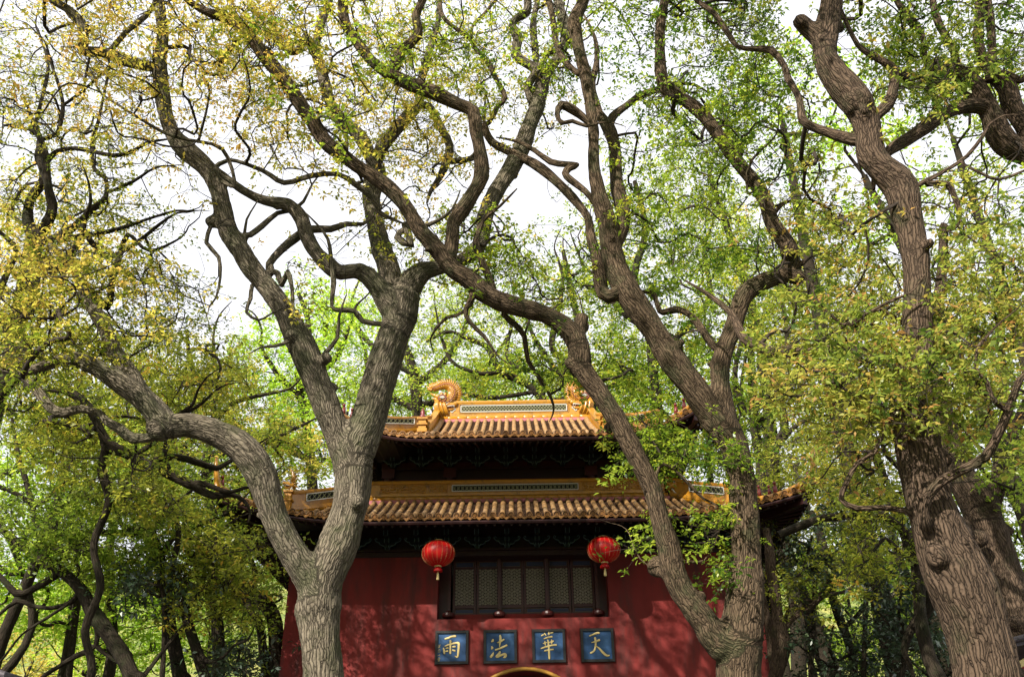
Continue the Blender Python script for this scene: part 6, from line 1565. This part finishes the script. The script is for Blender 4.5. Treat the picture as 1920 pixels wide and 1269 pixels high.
FAR = [
 ('bright green tree deep in the wood at the left edge', 30, 960, 150, 120, 27, 'leaf_lime', 120),
 ('green tree deep in the wood above the left hillside', 190, 880, 150, 120, 29, 'leaf_green', 150),
 ('pale lime tree low on the slope at the left', 230, 1180, 150, 100, 34, 'leaf_lime', 130),
 ('lime bushy tree low in front of the left hillside', 110, 1120, 150, 80, 30, 'leaf_lime', 110),
 ('golden tree low in the left corner', 60, 1220, 110, 80, 46, 'leaf_yellow', 70),
 ('lime tree seen between the dark left trunks', 400, 1130, 120, 110, 36, 'leaf_lime', 130),
 ('green tree behind the left roof horn', 420, 960, 140, 110, 33, 'leaf_green', 140),
 ('olive tree behind the golden olive tree', 300, 760, 160, 120, 31, 'leaf_olive', 160),
 ('olive gold tree far left behind the twisted limbs', 120, 700, 150, 120, 26, 'leaf_olive', 140),
 ('green tree behind the pale camphor fork', 640, 800, 150, 110, 40, 'leaf_green', 150),
 ('green tree behind the middle of the ridge', 830, 770, 160, 100, 46, 'leaf_lime', 150),
 ('yellow green tree behind the right of the ridge', 1000, 750, 160, 110, 44, 'leaf_lime', 150),
 ('yellow green tree behind the right dragon', 1150, 740, 140, 120, 42, 'leaf_mix', 140),
 ('pale tree behind the upper right roof corner', 1300, 760, 140, 120, 38, 'leaf_lime', 140),
 ('pale tree behind the right eave tip', 1450, 830, 140, 130, 36, 'leaf_mix', 150),
 ('golden tree high behind the right camphor fork', 1400, 520, 130, 150, 34, 'leaf_mix', 130),
 ('olive tree behind the bronze sprays', 1580, 620, 140, 150, 28, 'leaf_olive', 150),
 ('olive tree high at the right edge', 1830, 560, 140, 150, 24, 'leaf_bronze', 140),
 ('green tree at the right edge behind the mottled trunk', 1880, 820, 120, 140, 23, 'leaf_green', 140),
 ('green tree low at the right edge', 1880, 1080, 120, 130, 27, 'leaf_green', 120),
 ('yellow green tree in the gap left of the massive trunk', 1640, 850, 130, 120, 30, 'leaf_mix', 140),
 ('lime tree low in the right gap', 1620, 1120, 150, 110, 38, 'leaf_lime', 140),
 ('yellow tree in the right middle distance', 1520, 1020, 120, 90, 42, 'leaf_mix', 120),
 ('green tree low behind the right undergrowth', 1730, 1230, 160, 80, 36, 'leaf_green', 110),
 ('pale crown over the middle gap', 1080, 470, 120, 80, 36, 'leaf_mix', 80),
 ('green crown far behind at the right camphor', 1330, 330, 140, 120, 30, 'leaf_green', 90),
 ('golden crown far behind at the upper left', 90, 430, 150, 130, 22, 'leaf_yellow', 90),
 ('lime crown far behind at the top right', 1480, 200, 150, 130, 24, 'leaf_lime', 80),
 ('fresh crown at the top right corner', 1760, 260, 150, 140, 22, 'leaf_green', 90),
 ('tall lime crown far behind the massive trunk', 1620, 330, 150, 130, 21, 'leaf_lime', 90),
]
for i, f_ in enumerate(FAR):
    lab, x, y, rx, ry, Y, lf, n = f_
    sc = Y / 30
    far_tree(i, lab, x, y, rx, ry, Y, lf, int(n * 1.3), size=.12 + .02 * sc + .03 * sc, R_=.62 * (.5 + .5 * sc), per=50)

# a far wood on the hill: one mass
root = None
n = 5200
xs = rng.uniform(-75, 75, n); ys = rng.uniform(62, 135, n)
hh = np.array([max(0, hz(x, y)) for x, y in zip(xs, ys)]) + rng.uniform(1, 9, n) * np.clip((ys - 55) / 30, .8, 1.6)
C = np.stack([xs, ys, hh], 1); pp = proj(C); ok = (pp[:, 1] > 760) & (np.abs(pp[:, 0] - 960) > 330); C = C[ok]
wd_root = bpy.data.objects.new('far_wood_anchor', None)
def free_foliage(C, name, mat, size, per, R_, label):
    class D: pass
    o0 = bpy.data.objects.new('tmp_anchor', None); place(o0, None, (0, 0, 0))
    foliage(o0, C, size, M[mat], per, R_, .7, 4, 0, name=name)
    o = o0.children[0]; o.parent = None; o.location = (0, 0, 0); bpy.data.objects.remove(o0)
    o['label'] = label; o['category'] = 'wood'; o['kind'] = 'stuff'
    return o
free_foliage(C, 'far_wood', 'leaf_mix', .42, 26, 1.5, 'far wood of mixed spring green and gold trees on the hillside')
# unseen rest of the wood behind the viewer, added to cut sky light
n = 900; ang = rng.uniform(math.radians(205), math.radians(335), n); rr_ = rng.uniform(15, 24, n)
C = np.stack([np.cos(ang) * rr_, np.sin(ang) * rr_ + 4, rng.uniform(1, 11, n)], 1)
free_foliage(C, 'unseen_wood', 'leaf_green', .5, 24, 1.3, 'unseen wood of green trees behind the viewer, added to cut sky light')
print('all trees', round(time.time() - T0, 1), LEAF_TOTAL)

# ------------------------------------------------------------------ roofs of neighbouring halls peeping in at both lower corners
def side_roof(label, a, b, Y, r_px, sg):
    A0, mpp = W(a[0], a[1], Y); B0, _ = W(b[0], b[1], Y); root = thing('side_pavilion', label, 'roof', (B0.x, B0.y, 0))
    r = r_px * mpp; m = MB(); n = 8
    pts = [A0.lerp(B0, t) + Vector((0, 0, .12 * (1 - t) ** 2)) for t in np.linspace(0, 1, n)]
    m.tube(pts, r, 10); m.build('hip_roll', M['greytile'], root, smooth=True)
    m = MB(); d = Vector((0, 1, 0))
    for i in range(n - 1):
        p, q = pts[i], pts[i + 1]; m.add([p, q, q + Vector((0, 2.5, -.6)), p + Vector((0, 2.5, -.6)), p - Vector((0, 0, .08)), q - Vector((0, 0, .08)), q + Vector((0, 2.5, -.7)), p + Vector((0, 2.5, -.7))], [(0, 1, 2, 3), (4, 7, 6, 5), (0, 4, 5, 1)])
    m.build('roof_slope', M['greytile'], root)
    for k, (mt, dz) in enumerate((('gold', .16), ('wall', .24), ('teal', .34))):
        m = MB(); m.bar(A0 + Vector((-sg * -.1, .1, -dz)), B0 + Vector((0, .1, -dz)), .05, .075); m.build('painted_beam', M[mt], root)
    m = MB(); m.lathe((B0.x, B0.y + .3, 0), [(.16, 0), (.15, B0.z - .4)], 12); m.build('column', M['frame'], root)
M['greytile'] = surf('grey_purple_roof_tile', [(.3, (.05, .04, .05)), (.7, (.12, .10, .12))], scale=8, rough=.6, bump=.3)
side_roof('grey tiled roof corner with painted beams peeping in at the lower right', (1893, 1221), (2040, 1150), 12.0, 6, 1)
side_roof('dark roof hip peeping in at the lower left corner', (34, 1290), (-80, 1226), 14.0, 7, -1)
